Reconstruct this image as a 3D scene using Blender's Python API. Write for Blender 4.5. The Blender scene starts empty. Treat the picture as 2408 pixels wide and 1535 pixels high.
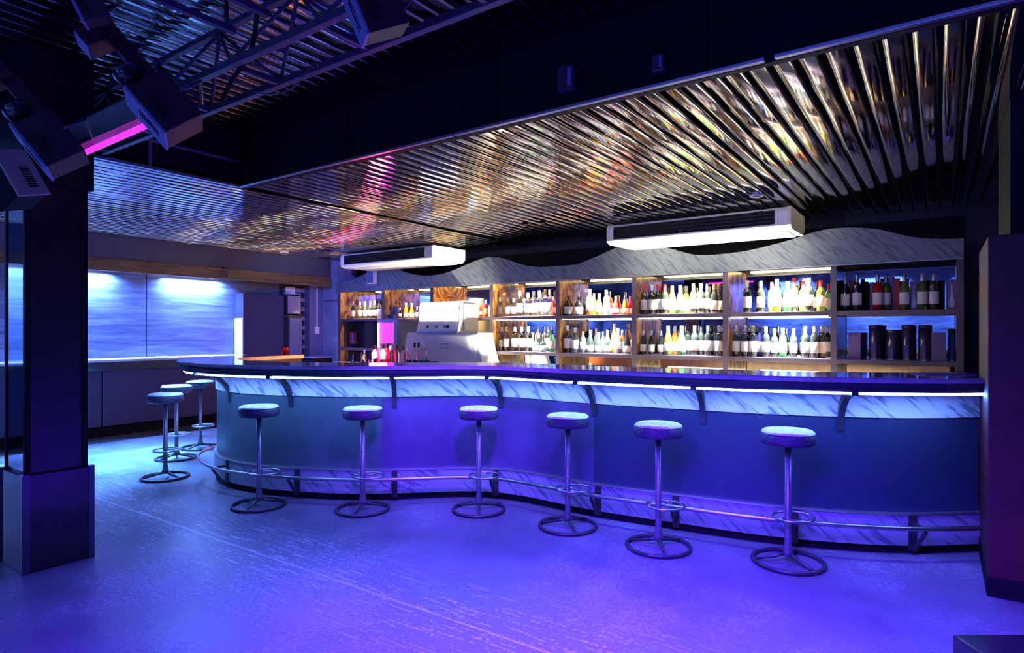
import bpy, bmesh, math, random
from mathutils import Vector, Matrix
random.seed(7)
SC = bpy.context.scene
COL = SC.collection
PI = math.pi
# ------------------------------------------------------------------ camera, world, exposure, lights
F = 1430.0; YAW = math.radians(35.05); CAMZ = 1.35; HOR = 777.0
cam_d = bpy.data.cameras.new('camera'); cam = bpy.data.objects.new('camera', cam_d); COL.objects.link(cam)
cam_d.sensor_width = 36.0; cam_d.lens = F/2408*36.0; cam_d.shift_y = (HOR-767.5)/2408
cam_d.clip_start = 0.05; cam_d.clip_end = 60
cam.location = (0, 0, CAMZ); cam.rotation_euler = (PI/2, 0, YAW)
SC.camera = cam
SC.view_settings.view_transform = 'Standard'; SC.view_settings.look = 'None'
SC.view_settings.exposure = 0.0; SC.view_settings.gamma = 1.0
SC.view_settings.use_curve_mapping = False
w = bpy.data.worlds.new('night'); SC.world = w; w.use_nodes = True
w.node_tree.nodes['Background'].inputs[0].default_value = (0.004, 0.004, 0.02, 1)
w.node_tree.nodes['Background'].inputs[1].default_value = 0.3

def aim(o, target):
    d = Vector(target) - o.location
    o.rotation_euler = d.to_track_quat('-Z', 'Y').to_euler()
def area(name, loc, target, sx, sy, power, color, spread=180):
    l = bpy.data.lights.new(name, 'AREA'); l.shape = 'RECTANGLE'; l.size = sx; l.size_y = sy
    l.energy = power; l.color = color; l.spread = math.radians(spread)
    o = bpy.data.objects.new(name, l); COL.objects.link(o); o.location = loc; aim(o, target); return o
def spot(name, loc, target, power, color, ang=60, blend=0.8, r=0.05):
    l = bpy.data.lights.new(name, 'SPOT'); l.energy = power; l.color = color
    l.spot_size = math.radians(ang); l.spot_blend = blend; l.shadow_soft_size = r
    o = bpy.data.objects.new(name, l); COL.objects.link(o); o.location = loc; aim(o, target); return o
UV = (0.10, 0.018, 1.0); BLUE = (0.05, 0.05, 1.0); CYAN = (0.14, 0.27, 1.0); WARM = (1.0, 0.62, 0.22); WHITE = (1.0, 0.88, 0.66)
# floods over the dance floor
area('flood_floor', (-0.6, 1.1, 2.6), (-0.6, 1.9, 0), 0.6, 0.6, 330, UV, 85)
area('flood_near', (-1.1, -0.2, 2.6), (-1.1, 1.1, 0), 0.8, 0.8, 320, UV, 100)
spot('flood_left', (-3.2, 1.95, 2.5), (-3.4, 2.1, 0), 85, BLUE, 82, 1.0, 0.04)
spot('flood_bar', (-1.35, 1.95, 2.6), (-3.25, 3.75, 0.45), 1500, (0.14, 0.03, 1.0), 40, 1.0, 0.16)
spot('flood_bar_right', (-0.4, 1.0, 2.6), (-0.95, 4.2, 0.75), 110, (0.05, 0.04, 1.0), 40, 1.0, 0.03)
spot('flood_valance', (-1.9, 2.9, 2.2), (-2.8, 6.8, 2.2), 65, (0.32, 0.52, 1.0), 100, 1.0, 0.03)
spot('flood_pillar', (-4.9, 3.4, 2.3), (-8.5, 6.8, 1.4), 700, (0.12, 0.15, 1.0), 44, 1.0, 0.03)
area('passage_fill', (-7.3, 3.1, 2.4), (-7.0, 2.8, 0), 0.7, 0.7, 210, (0.10, 0.36, 1.0), 60)  # added light without a lamp, stands for wall light reflected in the floor
# tubes behind the soffit of the left wall
for i, (y0, y1, p) in enumerate(((4.2, 5.0, 95), (2.9, 3.5, 80), (-0.6, 0.6, 120), (-2.6, -1.6, 90))):
    area('wall_tube', (-8.83, (y0+y1)/2, 2.10), (-8.95, (y0+y1)/2, 1.4), y1-y0, 0.05, p*1.7, CYAN, 150)
# rear wall wash (seen only in the mirrors)
for i, x in enumerate((-7.5, -5.5, -3.3, -1.2, 0.9)):
    area('rear_tube', (x, -3.25, 2.85), (x, -3.45, 1.6), 0.9, 0.05, 240, CYAN, 100)

# ------------------------------------------------------------------ helpers
def ray(px):
    a = (px-1204)/F; s, c = math.sin(YAW), math.cos(YAW)
    return (a*c-s, a*s+c)
def at_z(px, y, z):
    d = ray(px); t = F*(CAMZ-z)/(y-HOR); return (d[0]*t, d[1]*t)
def x_at(px, Y):
    d = ray(px); return d[0]*Y/d[1]
def z_at(px, y, Y):
    d = ray(px); return CAMZ-(y-HOR)*(Y/d[1])/F
def srgb(r, g, b):
    f = lambda v: (v/255/12.92) if v <= 10 else ((v/255+0.055)/1.055)**2.4
    return (f(r), f(g), f(b))

class MB:
    def __init__(s): s.bm = bmesh.new()
    def box(s, x0, x1, y0, y1, z0, z1, bevel=0.0, M=None):
        b = bmesh.new()
        v = [b.verts.new((x, y, z)) for x in (x0, x1) for y in (y0, y1) for z in (z0, z1)]
        for f in ((0,1,3,2),(4,6,7,5),(0,4,5,1),(2,3,7,6),(0,2,6,4),(1,5,7,3)): b.faces.new([v[i] for i in f])
        bmesh.ops.recalc_face_normals(b, faces=b.faces)
        if bevel > 0: bmesh.ops.bevel(b, geom=list(b.edges), offset=bevel, segments=2, affect='EDGES', profile=0.5)
        s._merge(b, M); return s
    def _merge(s, b, M=None):
        if M is not None: bmesh.ops.transform(b, matrix=M, verts=b.verts)
        me = bpy.data.meshes.new('tmp'); b.to_mesh(me); b.free(); s.bm.from_mesh(me); bpy.data.meshes.remove(me)
    def lathe(s, prof, n=24, c=(0,0,0), M=None, cap=True):
        b = bmesh.new(); rings = []
        for r, z in prof:
            if r <= 1e-6: rings.append([b.verts.new((c[0], c[1], c[2]+z))])
            else: rings.append([b.verts.new((c[0]+r*math.cos(2*PI*i/n), c[1]+r*math.sin(2*PI*i/n), c[2]+z)) for i in range(n)])
        for A, B in zip(rings, rings[1:]):
            for i in range(n):
                j = (i+1) % n
                if len(A) == 1 and len(B) == 1: continue
                if len(A) == 1: b.faces.new((A[0], B[j], B[i]))
                elif len(B) == 1: b.faces.new((A[i], A[j], B[0]))
                else: b.faces.new((A[i], A[j], B[j], B[i]))
        if cap:
            for R in (rings[0], rings[-1]):
                if len(R) > 1: b.faces.new(R)
        bmesh.ops.recalc_face_normals(b, faces=b.faces)
        for f in b.faces: f.smooth = len(f.verts) <= 4
        s._merge(b, M); return s
    def tube(s, pts, r, n=8, closed=False):
        b = bmesh.new(); pts = [Vector(p) for p in pts]; m = len(pts); rings = []
        up = Vector((0,0,1)); prev = None
        for i, p in enumerate(pts):
            if closed: d = pts[(i+1) % m]-pts[i-1]
            else: d = pts[min(i+1, m-1)]-pts[max(i-1, 0)]
            d.normalize()
            if prev is None:
                a = d.cross(up)
                if a.length < 1e-3: a = d.cross(Vector((1,0,0)))
            else: a = prev - d*prev.dot(d)
            a.normalize(); prev = a; c = d.cross(a)
            rr = r[i] if isinstance(r, (list, tuple)) else r
            rings.append([b.verts.new(p+a*rr*math.cos(2*PI*k/n)+c*rr*math.sin(2*PI*k/n)) for k in range(n)])
        rng = range(m) if closed else range(m-1)
        for i in rng:
            A, B = rings[i], rings[(i+1) % m]
            for k in range(n): b.faces.new((A[k], A[(k+1)%n], B[(k+1)%n], B[k])).smooth = True
        if not closed: b.faces.new(rings[0]); b.faces.new(rings[-1])
        bmesh.ops.recalc_face_normals(b, faces=b.faces)
        s._merge(b); return s
    def poly(s, pts, thick, axis='Y', M=None):
        # extrude a 2-D outline; axis Y: pts are (x,z), axis X: (y,z), axis Z: (x,y)
        b = bmesh.new()
        def mk(p, t):
            return {'Y': (p[0], t, p[1]), 'X': (t, p[0], p[1]), 'Z': (p[0], p[1], t)}[axis]
        A = [b.verts.new(mk(p, thick[0])) for p in pts]; B = [b.verts.new(mk(p, thick[1])) for p in pts]
        b.faces.new(A); b.faces.new(B[::-1]); n = len(pts)
        for i in range(n): b.faces.new((A[i], B[i], B[(i+1)%n], A[(i+1)%n]))
        bmesh.ops.recalc_face_normals(b, faces=b.faces)
        s._merge(b, M); return s
    def sweep(s, curve, prof, smooth=True):
        # curve: list of (x, y, nx, ny); prof: closed list of (offset, z)
        b = bmesh.new(); R = []
        for (x, y, nx, ny) in curve: R.append([b.verts.new((x+nx*o, y+ny*o, z)) for o, z in prof])
        n = len(prof)
        for A, B in zip(R, R[1:]):
            for k in range(n): b.faces.new((A[k], A[(k+1)%n], B[(k+1)%n], B[k])).smooth = False
        b.faces.new(R[0]); b.faces.new(R[-1])
        bmesh.ops.recalc_face_normals(b, faces=b.faces)
        s._merge(b); return s
    def build(s, name, mat, parent=None, loc=None, sharp=True, kind=None):
        me = bpy.data.meshes.new(name); s.bm.to_mesh(me); s.bm.free()
        if mat is not None: me.materials.append(mat)
        o = bpy.data.objects.new(name, me); COL.objects.link(o)
        if parent is not None:
            o.parent = parent
        if loc is not None: o.location = loc
        if kind: o['kind'] = kind
        return o
def rel(o, parent):
    # mesh was written in world coordinates: shift it into the frame of its (unrotated) parent
    o.data.transform(Matrix.Translation(-Vector(parent.location))); return o
def origin(o, p):
    o.data.transform(Matrix.Translation(-Vector(p))); o.location = p; return o
def empty(name, loc=(0,0,0), rz=0, label=None, cat=None, group=None, kind=None):
    o = bpy.data.objects.new(name, None); COL.objects.link(o); o.location = loc; o.rotation_euler = (0,0,rz)
    o.empty_display_size = 0.1
    return tag(o, label, cat, group, kind)
def tag(o, label=None, cat=None, group=None, kind=None):
    if label: o['label'] = label
    if cat: o['category'] = cat
    if group: o['group'] = group
    if kind: o['kind'] = kind
    return o
def copy_tree(o, parent=None):
    c = o.copy(); COL.objects.link(c)
    if parent is not None: c.parent = parent
    for ch in list(o.children): copy_tree(ch, c)
    return c

# ------------------------------------------------------------------ materials
def new_mat(name):
    m = bpy.data.materials.new(name); m.use_nodes = True
    return m, m.node_tree.nodes, m.node_tree.links, m.node_tree.nodes['Principled BSDF']
def mat(name, col, rough=0.5, metal=0.0, coat=0.0, noise=0.0, nscale=8.0, bump=0.0, bscale=40.0, emit=None, estr=0.0, trans=0.0, ior=1.45, stretch=(1,1,1), rnoise=0.0):
    m, N, L, P = new_mat(name)
    P.inputs['Base Color'].default_value = (*col, 1); P.inputs['Roughness'].default_value = rough
    P.inputs['Metallic'].default_value = metal; P.inputs['Coat Weight'].default_value = coat
    P.inputs['Coat Roughness'].default_value = 0.08
    P.inputs['Transmission Weight'].default_value = trans; P.inputs['IOR'].default_value = ior
    if emit: P.inputs['Emission Color'].default_value = (*emit, 1); P.inputs['Emission Strength'].default_value = estr
    if noise or bump or rnoise:
        tc = N.new('ShaderNodeTexCoord'); mp = N.new('ShaderNodeMapping'); mp.inputs['Scale'].default_value = stretch
        L.new(tc.outputs['Object'], mp.inputs[0])
        nz = N.new('ShaderNodeTexNoise'); nz.inputs['Scale'].default_value = nscale; nz.inputs['Detail'].default_value = 6
        L.new(mp.outputs[0], nz.inputs['Vector'])
        if noise:
            mx = N.new('ShaderNodeMix'); mx.data_type = 'RGBA'
            mx.inputs[6].default_value = (*[c*(1-noise) for c in col], 1); mx.inputs[7].default_value = (*[min(1, c*(1+noise)) for c in col], 1)
            L.new(nz.outputs['Fac'], mx.inputs[0]); L.new(mx.outputs[2], P.inputs['Base Color'])
        if rnoise:
            mr = N.new('ShaderNodeMapRange'); mr.inputs[1].default_value = 0.3; mr.inputs[2].default_value = 0.7
            mr.inputs[3].default_value = max(0.02, rough-rnoise); mr.inputs[4].default_value = min(1, rough+rnoise)
            L.new(nz.outputs['Fac'], mr.inputs[0]); L.new(mr.outputs[0], P.inputs['Roughness'])
        if bump:
            n2 = N.new('ShaderNodeTexNoise'); n2.inputs['Scale'].default_value = bscale; n2.inputs['Detail'].default_value = 4
            L.new(mp.outputs[0], n2.inputs['Vector'])
            bp = N.new('ShaderNodeBump'); bp.inputs['Strength'].default_value = bump; bp.inputs['Distance'].default_value = 0.02
            L.new(n2.outputs['Fac'], bp.inputs['Height']); L.new(bp.outputs[0], P.inputs['Normal'])
    return m
def ramp_mat(name, stops, scale=3.0, distort=1.5, detail=8, rough=0.4, stretch=(1,1,1), rot=(0,0,0), coat=0.0, metal=0.0, kind='noise', rough2=None):
    m, N, L, P = new_mat(name)
    tc = N.new('ShaderNodeTexCoord'); mr_ = N.new('ShaderNodeMapping'); mr_.inputs['Rotation'].default_value = rot
    mp = N.new('ShaderNodeMapping'); mp.inputs['Scale'].default_value = stretch
    L.new(tc.outputs['Object'], mr_.inputs[0]); L.new(mr_.outputs[0], mp.inputs[0])
    if kind == 'noise':
        t = N.new('ShaderNodeTexNoise'); t.inputs['Scale'].default_value = scale; t.inputs['Detail'].default_value = detail; t.inputs['Distortion'].default_value = distort
    else:
        t = N.new('ShaderNodeTexWave'); t.inputs['Scale'].default_value = scale; t.inputs['Distortion'].default_value = distort; t.inputs['Detail'].default_value = 5; t.inputs['Detail Scale'].default_value = 1.6
    L.new(mp.outputs[0], t.inputs['Vector'])
    cr = N.new('ShaderNodeValToRGB'); el = cr.color_ramp.elements
    while len(el) < len(stops): el.new(0.5)
    for e, (p, c) in zip(el, stops): e.position = p; e.color = (*c, 1)
    L.new(t.outputs['Fac'], cr.inputs[0]); L.new(cr.outputs[0], P.inputs['Base Color'])
    P.inputs['Roughness'].default_value = rough; P.inputs['Coat Weight'].default_value = coat; P.inputs['Metallic'].default_value = metal
    return m
M = {}
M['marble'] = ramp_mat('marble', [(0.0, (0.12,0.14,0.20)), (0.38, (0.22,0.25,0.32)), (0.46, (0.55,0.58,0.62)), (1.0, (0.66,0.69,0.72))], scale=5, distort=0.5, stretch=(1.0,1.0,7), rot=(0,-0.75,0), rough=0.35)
M['shaded_marble'] = ramp_mat('shaded_plinth_marble', [(0.0, (0.06,0.07,0.11)), (0.38, (0.11,0.13,0.18)), (0.46, (0.24,0.26,0.30)), (1.0, (0.30,0.33,0.36))], scale=5, distort=0.5, stretch=(1.0,1.0,7), rot=(0,-0.75,0), rough=0.35)  # band marble darkened: shade on the plinth is put into the colour
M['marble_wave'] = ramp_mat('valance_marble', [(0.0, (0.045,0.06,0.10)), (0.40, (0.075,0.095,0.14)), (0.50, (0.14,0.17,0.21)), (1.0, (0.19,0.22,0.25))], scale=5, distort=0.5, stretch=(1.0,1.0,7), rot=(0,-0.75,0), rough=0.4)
M['counter'] = mat('counter_stone', (0.30,0.30,0.34), 0.07, coat=0.3, noise=0.3, nscale=14)
M['molding'] = mat('dark_lacquer', (0.03,0.032,0.055), 0.2, coat=0.8)
M['panel_a'] = mat('grey_green_laminate', (0.055,0.09,0.10), 0.38, noise=0.18, nscale=5, rnoise=0.08)
M['panel_b'] = mat('violet_laminate', (0.065,0.04,0.12), 0.40, noise=0.5, nscale=3.5, rnoise=0.1)
M['panel_c'] = mat('slate_laminate', (0.022,0.03,0.065), 0.36, noise=0.12, nscale=2, rnoise=0.06)
M['black'] = mat('black_paint', (0.006,0.006,0.009), 0.6)
M['black'].node_tree.nodes['Principled BSDF'].inputs['Specular IOR Level'].default_value = 0.12
M['blackgloss'] = mat('black_gloss', (0.01,0.01,0.014), 0.15, coat=0.5)
M['darkwall'] = mat('dark_wall', (0.02,0.02,0.035), 0.6, noise=0.3, nscale=3)
M['steel'] = mat('worn_steel', (0.42,0.42,0.45), 0.33, metal=1.0)
M['pole'] = mat('painted_pole', (0.16,0.16,0.19), 0.35, metal=0.6, noise=0.5, nscale=30)
M['ironblack'] = mat('black_iron', (0.05,0.05,0.06), 0.38, metal=0.5)
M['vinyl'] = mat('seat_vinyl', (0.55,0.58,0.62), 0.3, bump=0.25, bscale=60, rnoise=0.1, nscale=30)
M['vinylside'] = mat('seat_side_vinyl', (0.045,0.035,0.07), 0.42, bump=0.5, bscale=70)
M['wood'] = ramp_mat('burl_wood', [(0.30, (0.03,0.012,0.006)), (0.42, (0.20,0.07,0.014)), (0.52, (0.60,0.27,0.04)), (0.66, (0.85,0.50,0.10))], scale=3.4, distort=2.4, stretch=(1,1.6,1.0), rough=0.3, coat=0.3)
M['shelfwood'] = mat('shelf_board', (0.10,0.075,0.10), 0.4, noise=0.3, nscale=6, stretch=(0.3,3,3))
M['mirror'] = mat('mirror_glass', (0.86,0.90,0.92), 0.015, metal=1.0)
M['mirror_old'] = mat('mirror_panel', (0.55,0.75,0.85), 0.05, metal=1.0, rnoise=0.03, nscale=6)
M['slat'] = mat('ceiling_slat_metal', (0.64,0.60,0.53), 0.055, metal=1.0, rnoise=0.03, nscale=9, bump=0.03, bscale=3.5, stretch=(1,0.8,1))
M['slat_dark'] = mat('raised_slat_metal', (0.42,0.42,0.44), 0.10, metal=1.0, rnoise=0.05, nscale=9, bump=0.16, bscale=4.5)
M['trim'] = mat('edge_trim_metal', (0.5,0.5,0.48), 0.3, metal=0.9)
M['wallpanel'] = ramp_mat('wave_grain_panel', [(0.3, (0.04,0.05,0.10)), (0.5, (0.09,0.11,0.19)), (0.7, (0.16,0.19,0.29))], scale=2.2, distort=1.0, stretch=(1,0.55,7), rough=0.35)
M['brown'] = ramp_mat('brown_wood', [(0.3, (0.035,0.018,0.012)), (0.6, (0.12,0.07,0.035)), (0.8, (0.17,0.10,0.05))], scale=3, distort=1, stretch=(1,0.6,6), rough=0.45)
M['soffit'] = mat('soffit_laminate', (0.06,0.065,0.13), 0.25, metal=0.3)
M['plaster'] = mat('blue_plaster', (0.22,0.27,0.42), 0.7, noise=0.6, nscale=4.5, bump=0.6, bscale=12)
M['brick'] = mat('painted_brick', (0.20,0.21,0.30), 0.7, noise=0.4, nscale=10, bump=0.4, bscale=30)
M['white'] = mat('white_plastic', (0.78,0.78,0.76), 0.35)
M['cream'] = mat('cream_plastic', (0.72,0.70,0.60), 0.4)
M['cloth'] = mat('white_cloth', (0.78,0.76,0.80), 0.85, bump=0.2, bscale=20)
M['led'] = mat('led_strip', (0.8,0.9,1), 0.5, emit=(0.14,0.30,1.0), estr=75)
M['neon'] = mat('pink_neon', (1,0.3,0.5), 0.5, emit=(1.0,0.14,0.26), estr=45)
M['pinklit'] = mat('pink_backlight', (0.1,0.01,0.05), 0.5, emit=(1.0,0.03,0.62), estr=2.0)
M['uvtube'] = mat('magenta_tube', (0.8,0.1,0.8), 0.4, emit=(0.85,0.03,0.75), estr=1.5)
M['warmlamp'] = mat('warm_lamp', (1,0.8,0.5), 0.5, emit=(1.0,0.78,0.42), estr=7)
M['whitelamp'] = mat('white_lamp', (1,0.95,0.9), 0.5, emit=(0.92,0.95,1.0), estr=9)
M['added_glow'] = mat('added_glow_white', (0.9,0.88,0.86), 0.4, emit=(1.0,0.95,0.95), estr=1.3)  # glow put into the surface for light falling on the dispenser
M['redwood'] = mat('dark_red_lacquer', (0.06,0.004,0.008), 0.5, coat=0.0, noise=0.8, nscale=2.5)
M['navy'] = mat('navy_cover', (0.03,0.03,0.09), 0.8)
M['purplebox'] = mat('violet_card', (0.13,0.09,0.26), 0.7)
M['tin'] = mat('dark_tin', (0.05,0.035,0.10), 0.25, metal=0.5)
M['fixture'] = mat('fixture_shell', (0.03,0.006,0.012), 0.55)
M['fixture_light'] = mat('fixture_pale_side', (0.16,0.18,0.28), 0.5)
M['fixture_cream'] = mat('fixture_cream', (0.30,0.28,0.18), 0.5)
M['screen'] = mat('crt_screen', (0.22,0.22,0.30), 0.15, coat=0.5)
M['redcard'] = mat('dark_red_card', (0.20,0.012,0.02), 0.5)
M['greyblue'] = mat('grey_blue_metal', (0.16,0.19,0.34), 0.35, metal=0.3)
# glass
M['g_clear'] = mat('clear_glass', (0.96,0.98,0.98), 0.02, trans=1.0, ior=1.3)
M['g_green'] = mat('green_glass', (0.25,0.75,0.32), 0.03, trans=0.9, ior=1.3)
M['g_olive'] = mat('olive_glass', (0.42,0.50,0.10), 0.04, trans=0.8, ior=1.3)
M['g_amber'] = mat('amber_glass', (0.75,0.26,0.05), 0.04, trans=0.75, ior=1.3)
M['g_red'] = mat('red_glass', (0.75,0.03,0.03), 0.05, trans=0.6, ior=1.3)
M['g_dark'] = mat('dark_glass', (0.012,0.016,0.014), 0.06, coat=0.6)
M['g_brown'] = mat('brown_glass', (0.05,0.02,0.012), 0.06, coat=0.6)
M['g_blue'] = mat('blue_glass', (0.05,0.06,0.35), 0.08, trans=0.5, ior=1.3)
M['g_teal'] = mat('pale_blue_glass', (0.5,0.72,0.85), 0.04, trans=0.9, ior=1.3)
M['c_red'] = mat('red_foil', (0.55,0.04,0.05), 0.35); M['c_white'] = mat('white_foil', (0.8,0.8,0.8), 0.35)
M['c_silver'] = mat('silver_foil', (0.7,0.7,0.7), 0.25, metal=0.8); M['c_gold'] = mat('gold_foil', (0.7,0.48,0.16), 0.3, metal=0.7)
M['c_black'] = mat('black_cap', (0.02,0.02,0.02), 0.35)
M['paper'] = mat('label_paper', (0.80,0.79,0.74), 0.6); M['paper_rose'] = mat('rose_label', (0.72,0.38,0.32), 0.6); M['paper_grey'] = mat('grey_label', (0.35,0.36,0.36), 0.6)
M['tanwood'] = mat('tan_wood', (0.58,0.38,0.24), 0.45, noise=0.4, nscale=4, stretch=(3,3,0.6))
M['dado'] = mat('dado_laminate', (0.04,0.03,0.10), 0.45)
# floor
def floor_mat():
    m, N, L, P = new_mat('worn_floor')
    tc = N.new('ShaderNodeTexCoord')
    big = N.new('ShaderNodeTexNoise'); big.inputs['Scale'].default_value = 0.9; big.inputs['Detail'].default_value = 8; big.inputs['Roughness'].default_value = 0.62
    L.new(tc.outputs['Object'], big.inputs['Vector'])
    fine = N.new('ShaderNodeTexNoise'); fine.inputs['Scale'].default_value = 45; fine.inputs['Detail'].default_value = 5; fine.inputs['Roughness'].default_value = 0.7
    L.new(tc.outputs['Object'], fine.inputs['Vector'])
    # scratches: noise stretched along one direction
    mp = N.new('ShaderNodeMapping'); mp.inputs['Rotation'].default_value = (0,0,-0.62); mp.inputs['Scale'].default_value = (1.2,14,1)
    L.new(tc.outputs['Object'], mp.inputs[0])
    scr = N.new('ShaderNodeTexNoise'); scr.inputs['Scale'].default_value = 3.0; scr.inputs['Detail'].default_value = 7; scr.inputs['Roughness'].default_value = 0.75
    L.new(mp.outputs[0], scr.inputs['Vector'])
    # joint line
    p0 = at_z(430, 1240, 0); p1 = at_z(1130, 1480, 0); d = Vector((p1[0]-p0[0], p1[1]-p0[1])).normalized()
    nx, ny = -d.y, d.x; c0 = -(nx*p0[0]+ny*p0[1])
    sep = N.new('ShaderNodeSeparateXYZ'); L.new(tc.outputs['Object'], sep.inputs[0])
    def mth(op, a, b=None, clamp=False):
        n = N.new('ShaderNodeMath'); n.operation = op; n.use_clamp = clamp
        for i, v in enumerate((a, b)):
            if v is None: continue
            if isinstance(v, (int, float)): n.inputs[i].default_value = v
            else: L.new(v, n.inputs[i])
        return n.outputs[0]
    dist = mth('ABSOLUTE', mth('ADD', mth('ADD', mth('MULTIPLY', sep.outputs[0], nx), mth('MULTIPLY', sep.outputs[1], ny)), c0))
    dist = mth('ADD', dist, mth('MULTIPLY', mth('SUBTRACT', fine.outputs['Fac'], 0.5), 0.05))
    line = mth('MULTIPLY', mth('LESS_THAN', mth('ABSOLUTE', dist), 0.006), 0.8)
    near = mth('SUBTRACT', 1.0, mth('MULTIPLY', dist, 1.6), True)
    wear = mth('MULTIPLY', mth('GREATER_THAN', mth('ADD', mth('MULTIPLY', scr.outputs['Fac'], 0.70), mth('MULTIPLY', fine.outputs['Fac'], 0.36)), 0.585), near)
    patch = mth('MULTIPLY', mth('GREATER_THAN', mth('ADD', mth('MULTIPLY', big.outputs['Fac'], 0.6), mth('MULTIPLY', fine.outputs['Fac'], 0.5)), 0.60), 0.22)
    tot = mth('MAXIMUM', mth('MAXIMUM', line, mth('MULTIPLY', wear, 1.0)), patch)
    cr = N.new('ShaderNodeValToRGB'); cr.color_ramp.elements[0].position = 0.3; cr.color_ramp.elements[0].color = (0.08,0.08,0.105,1)
    cr.color_ramp.elements[1].position = 0.72; cr.color_ramp.elements[1].color = (0.15,0.15,0.19,1)
    L.new(big.outputs['Fac'], cr.inputs[0])
    mx = N.new('ShaderNodeMix'); mx.data_type = 'RGBA'; L.new(tot, mx.inputs[0]); L.new(cr.outputs[0], mx.inputs[6]); mx.inputs[7].default_value = (0.42,0.5,0.55,1)
    L.new(mx.outputs[2], P.inputs['Base Color'])
    mr = N.new('ShaderNodeMapRange'); mr.inputs[1].default_value = 0.35; mr.inputs[2].default_value = 0.65; mr.inputs[3].default_value = 0.22; mr.inputs[4].default_value = 0.5
    L.new(big.outputs['Fac'], mr.inputs[0]); L.new(mr.outputs[0], P.inputs['Roughness'])
    bp = N.new('ShaderNodeBump'); bp.inputs['Strength'].default_value = 0.22; bp.inputs['Distance'].default_value = 0.01
    L.new(mth('ADD', fine.outputs['Fac'], mth('MULTIPLY', tot, 0.5)), bp.inputs['Height']); L.new(bp.outputs[0], P.inputs['Normal'])
    return m
M['floor'] = floor_mat()

# ------------------------------------------------------------------ the room
XL, XR, YB, YF = -8.95, 2.9, 7.24, -3.5
ZC, ZR = 2.53, 2.95; PX, PY = -4.7, 2.82          # low ceiling, raised ceiling, corner of the pit
def struct(name, mb, m, loc=(0,0,0)):
    o = mb.build(name, m); o['kind'] = 'structure'; return o
struct('floor', MB().box(XL-0.1, XR+0.1, YF-0.1, YB+0.1, -0.1, 0), M['floor'])
struct('wall_back', MB().box(XL-0.1, XR+0.1, YB, YB+0.1, 0, 3.1), M['darkwall'])
struct('wall_right', MB().box(XR, XR+0.1, YF, YB, 0, 3.1), M['darkwall'])
struct('wall_front', MB().box(XL-0.1, XR+0.1, YF-0.1, YF, 0, 3.1), M['wallpanel'])
wl = struct('wall_left', MB().box(XL-0.1, XL, YF, YB, 0, 3.1), M['darkwall'])
# left wall panels with seams
for y0, y1 in ((-3.45, -1.6), (-1.59, 0.26), (0.27, 2.12), (2.13, 3.96), (3.97, 6.02)):
    o = MB().box(XL, XL+0.02, y0, y1, 0.98, 2.36, 0.003).build('wall_panel', M['wallpanel'], wl)
# brick strip at the corner of the left wall
for r in range(22):
    for k in range(2):
        off = 0.0 if r % 2 else -0.1
        y0 = 6.12+off+k*0.205; y1 = min(y0+0.195, 6.50); y0 = max(y0, 6.10)
        if y1-y0 < 0.04: continue
        dx = random.uniform(0, 0.008)
        MB().box(XL, XL+0.05+dx, y0, y1, 0.32+r*0.08, 0.32+r*0.08+0.07, 0.006).build('brick', M['brick'], wl)
# ceilings
cl = struct('ceiling', MB().box(XL-0.1, XR+0.1, YF-0.1, YB+0.1, 3.1, 3.15), M['black'])
o = MB().box(PX, XR, PY+0.02, YB, ZC+0.03, ZC+0.05).box(XL, PX, YF, YB, ZC+0.03, ZC+0.05).build('lower_backing', M['black'], cl)
o = MB().box(PX, XR, YF, PY, ZR+0.03, ZR+0.05).build('raised_backing', M['black'], cl)
def slat_mesh(name, L, seed, m):
    rnd = random.Random(seed); n = max(4, int(L/0.22)); b = bmesh.new(); rows = []
    prof = ((-0.0455, 0.008), (-0.0435, 0.0), (-0.02, -0.0012), (0.02, -0.0012), (0.0435, 0.0), (0.0455, 0.008))
    for i in range(n+1):
        y = L*i/n; dz = rnd.uniform(-0.0016, 0.0016); tw = rnd.uniform(-0.008, 0.008)
        rows.append([b.verts.new((x, y, z+dz+tw*x)) for x, z in prof])
    for A, B in zip(rows, rows[1:]):
        for k in range(len(prof)-1): b.faces.new((A[k], A[k+1], B[k+1], B[k])).smooth = (k in (1,2,3))
    bmesh.ops.recalc_face_normals(b, faces=b.faces)
    me = bpy.data.meshes.new(name); b.to_mesh(me); b.free(); me.materials.append(m); return me
LS = [slat_mesh('slat', YB-PY-0.07, i, M['slat']) for i in range(5)]
LL = [slat_mesh('slat', YB-YF-0.02, 10+i, M['slat']) for i in range(4)]
LR = [slat_mesh('slat', PY-YF-0.05, 20+i, M['slat_dark']) for i in range(5)]
def add_slat(me, x, y, z, tilt):
    o = bpy.data.objects.new('slat', me); COL.objects.link(o); o.parent = cl; o.location = (x, y, z); o.rotation_euler = (0, tilt, 0)
PITCH = 0.1035; X0 = -0.560
k0 = int((PX-X0)/PITCH)
for k in range(k0-36, 34):
    x = X0+k*PITCH
    if x > XR-0.06: continue
    t = random.gauss(0, 0.006)
    if abs(x+1.10) < 0.05: t = 0.14
    if abs(x+0.66) < 0.052: t = -0.10
    if x < PX-0.05:
        if x > -8.36: add_slat(random.choice(LL), x, YF+0.01, ZC, t*0.6)
    elif x > PX+0.05: add_slat(random.choice(LS), x, PY+0.05, ZC, t)
    if x > PX+0.05: add_slat(random.choice(LR), x, YF+0.01, ZR, random.gauss(0, 0.014))
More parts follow.
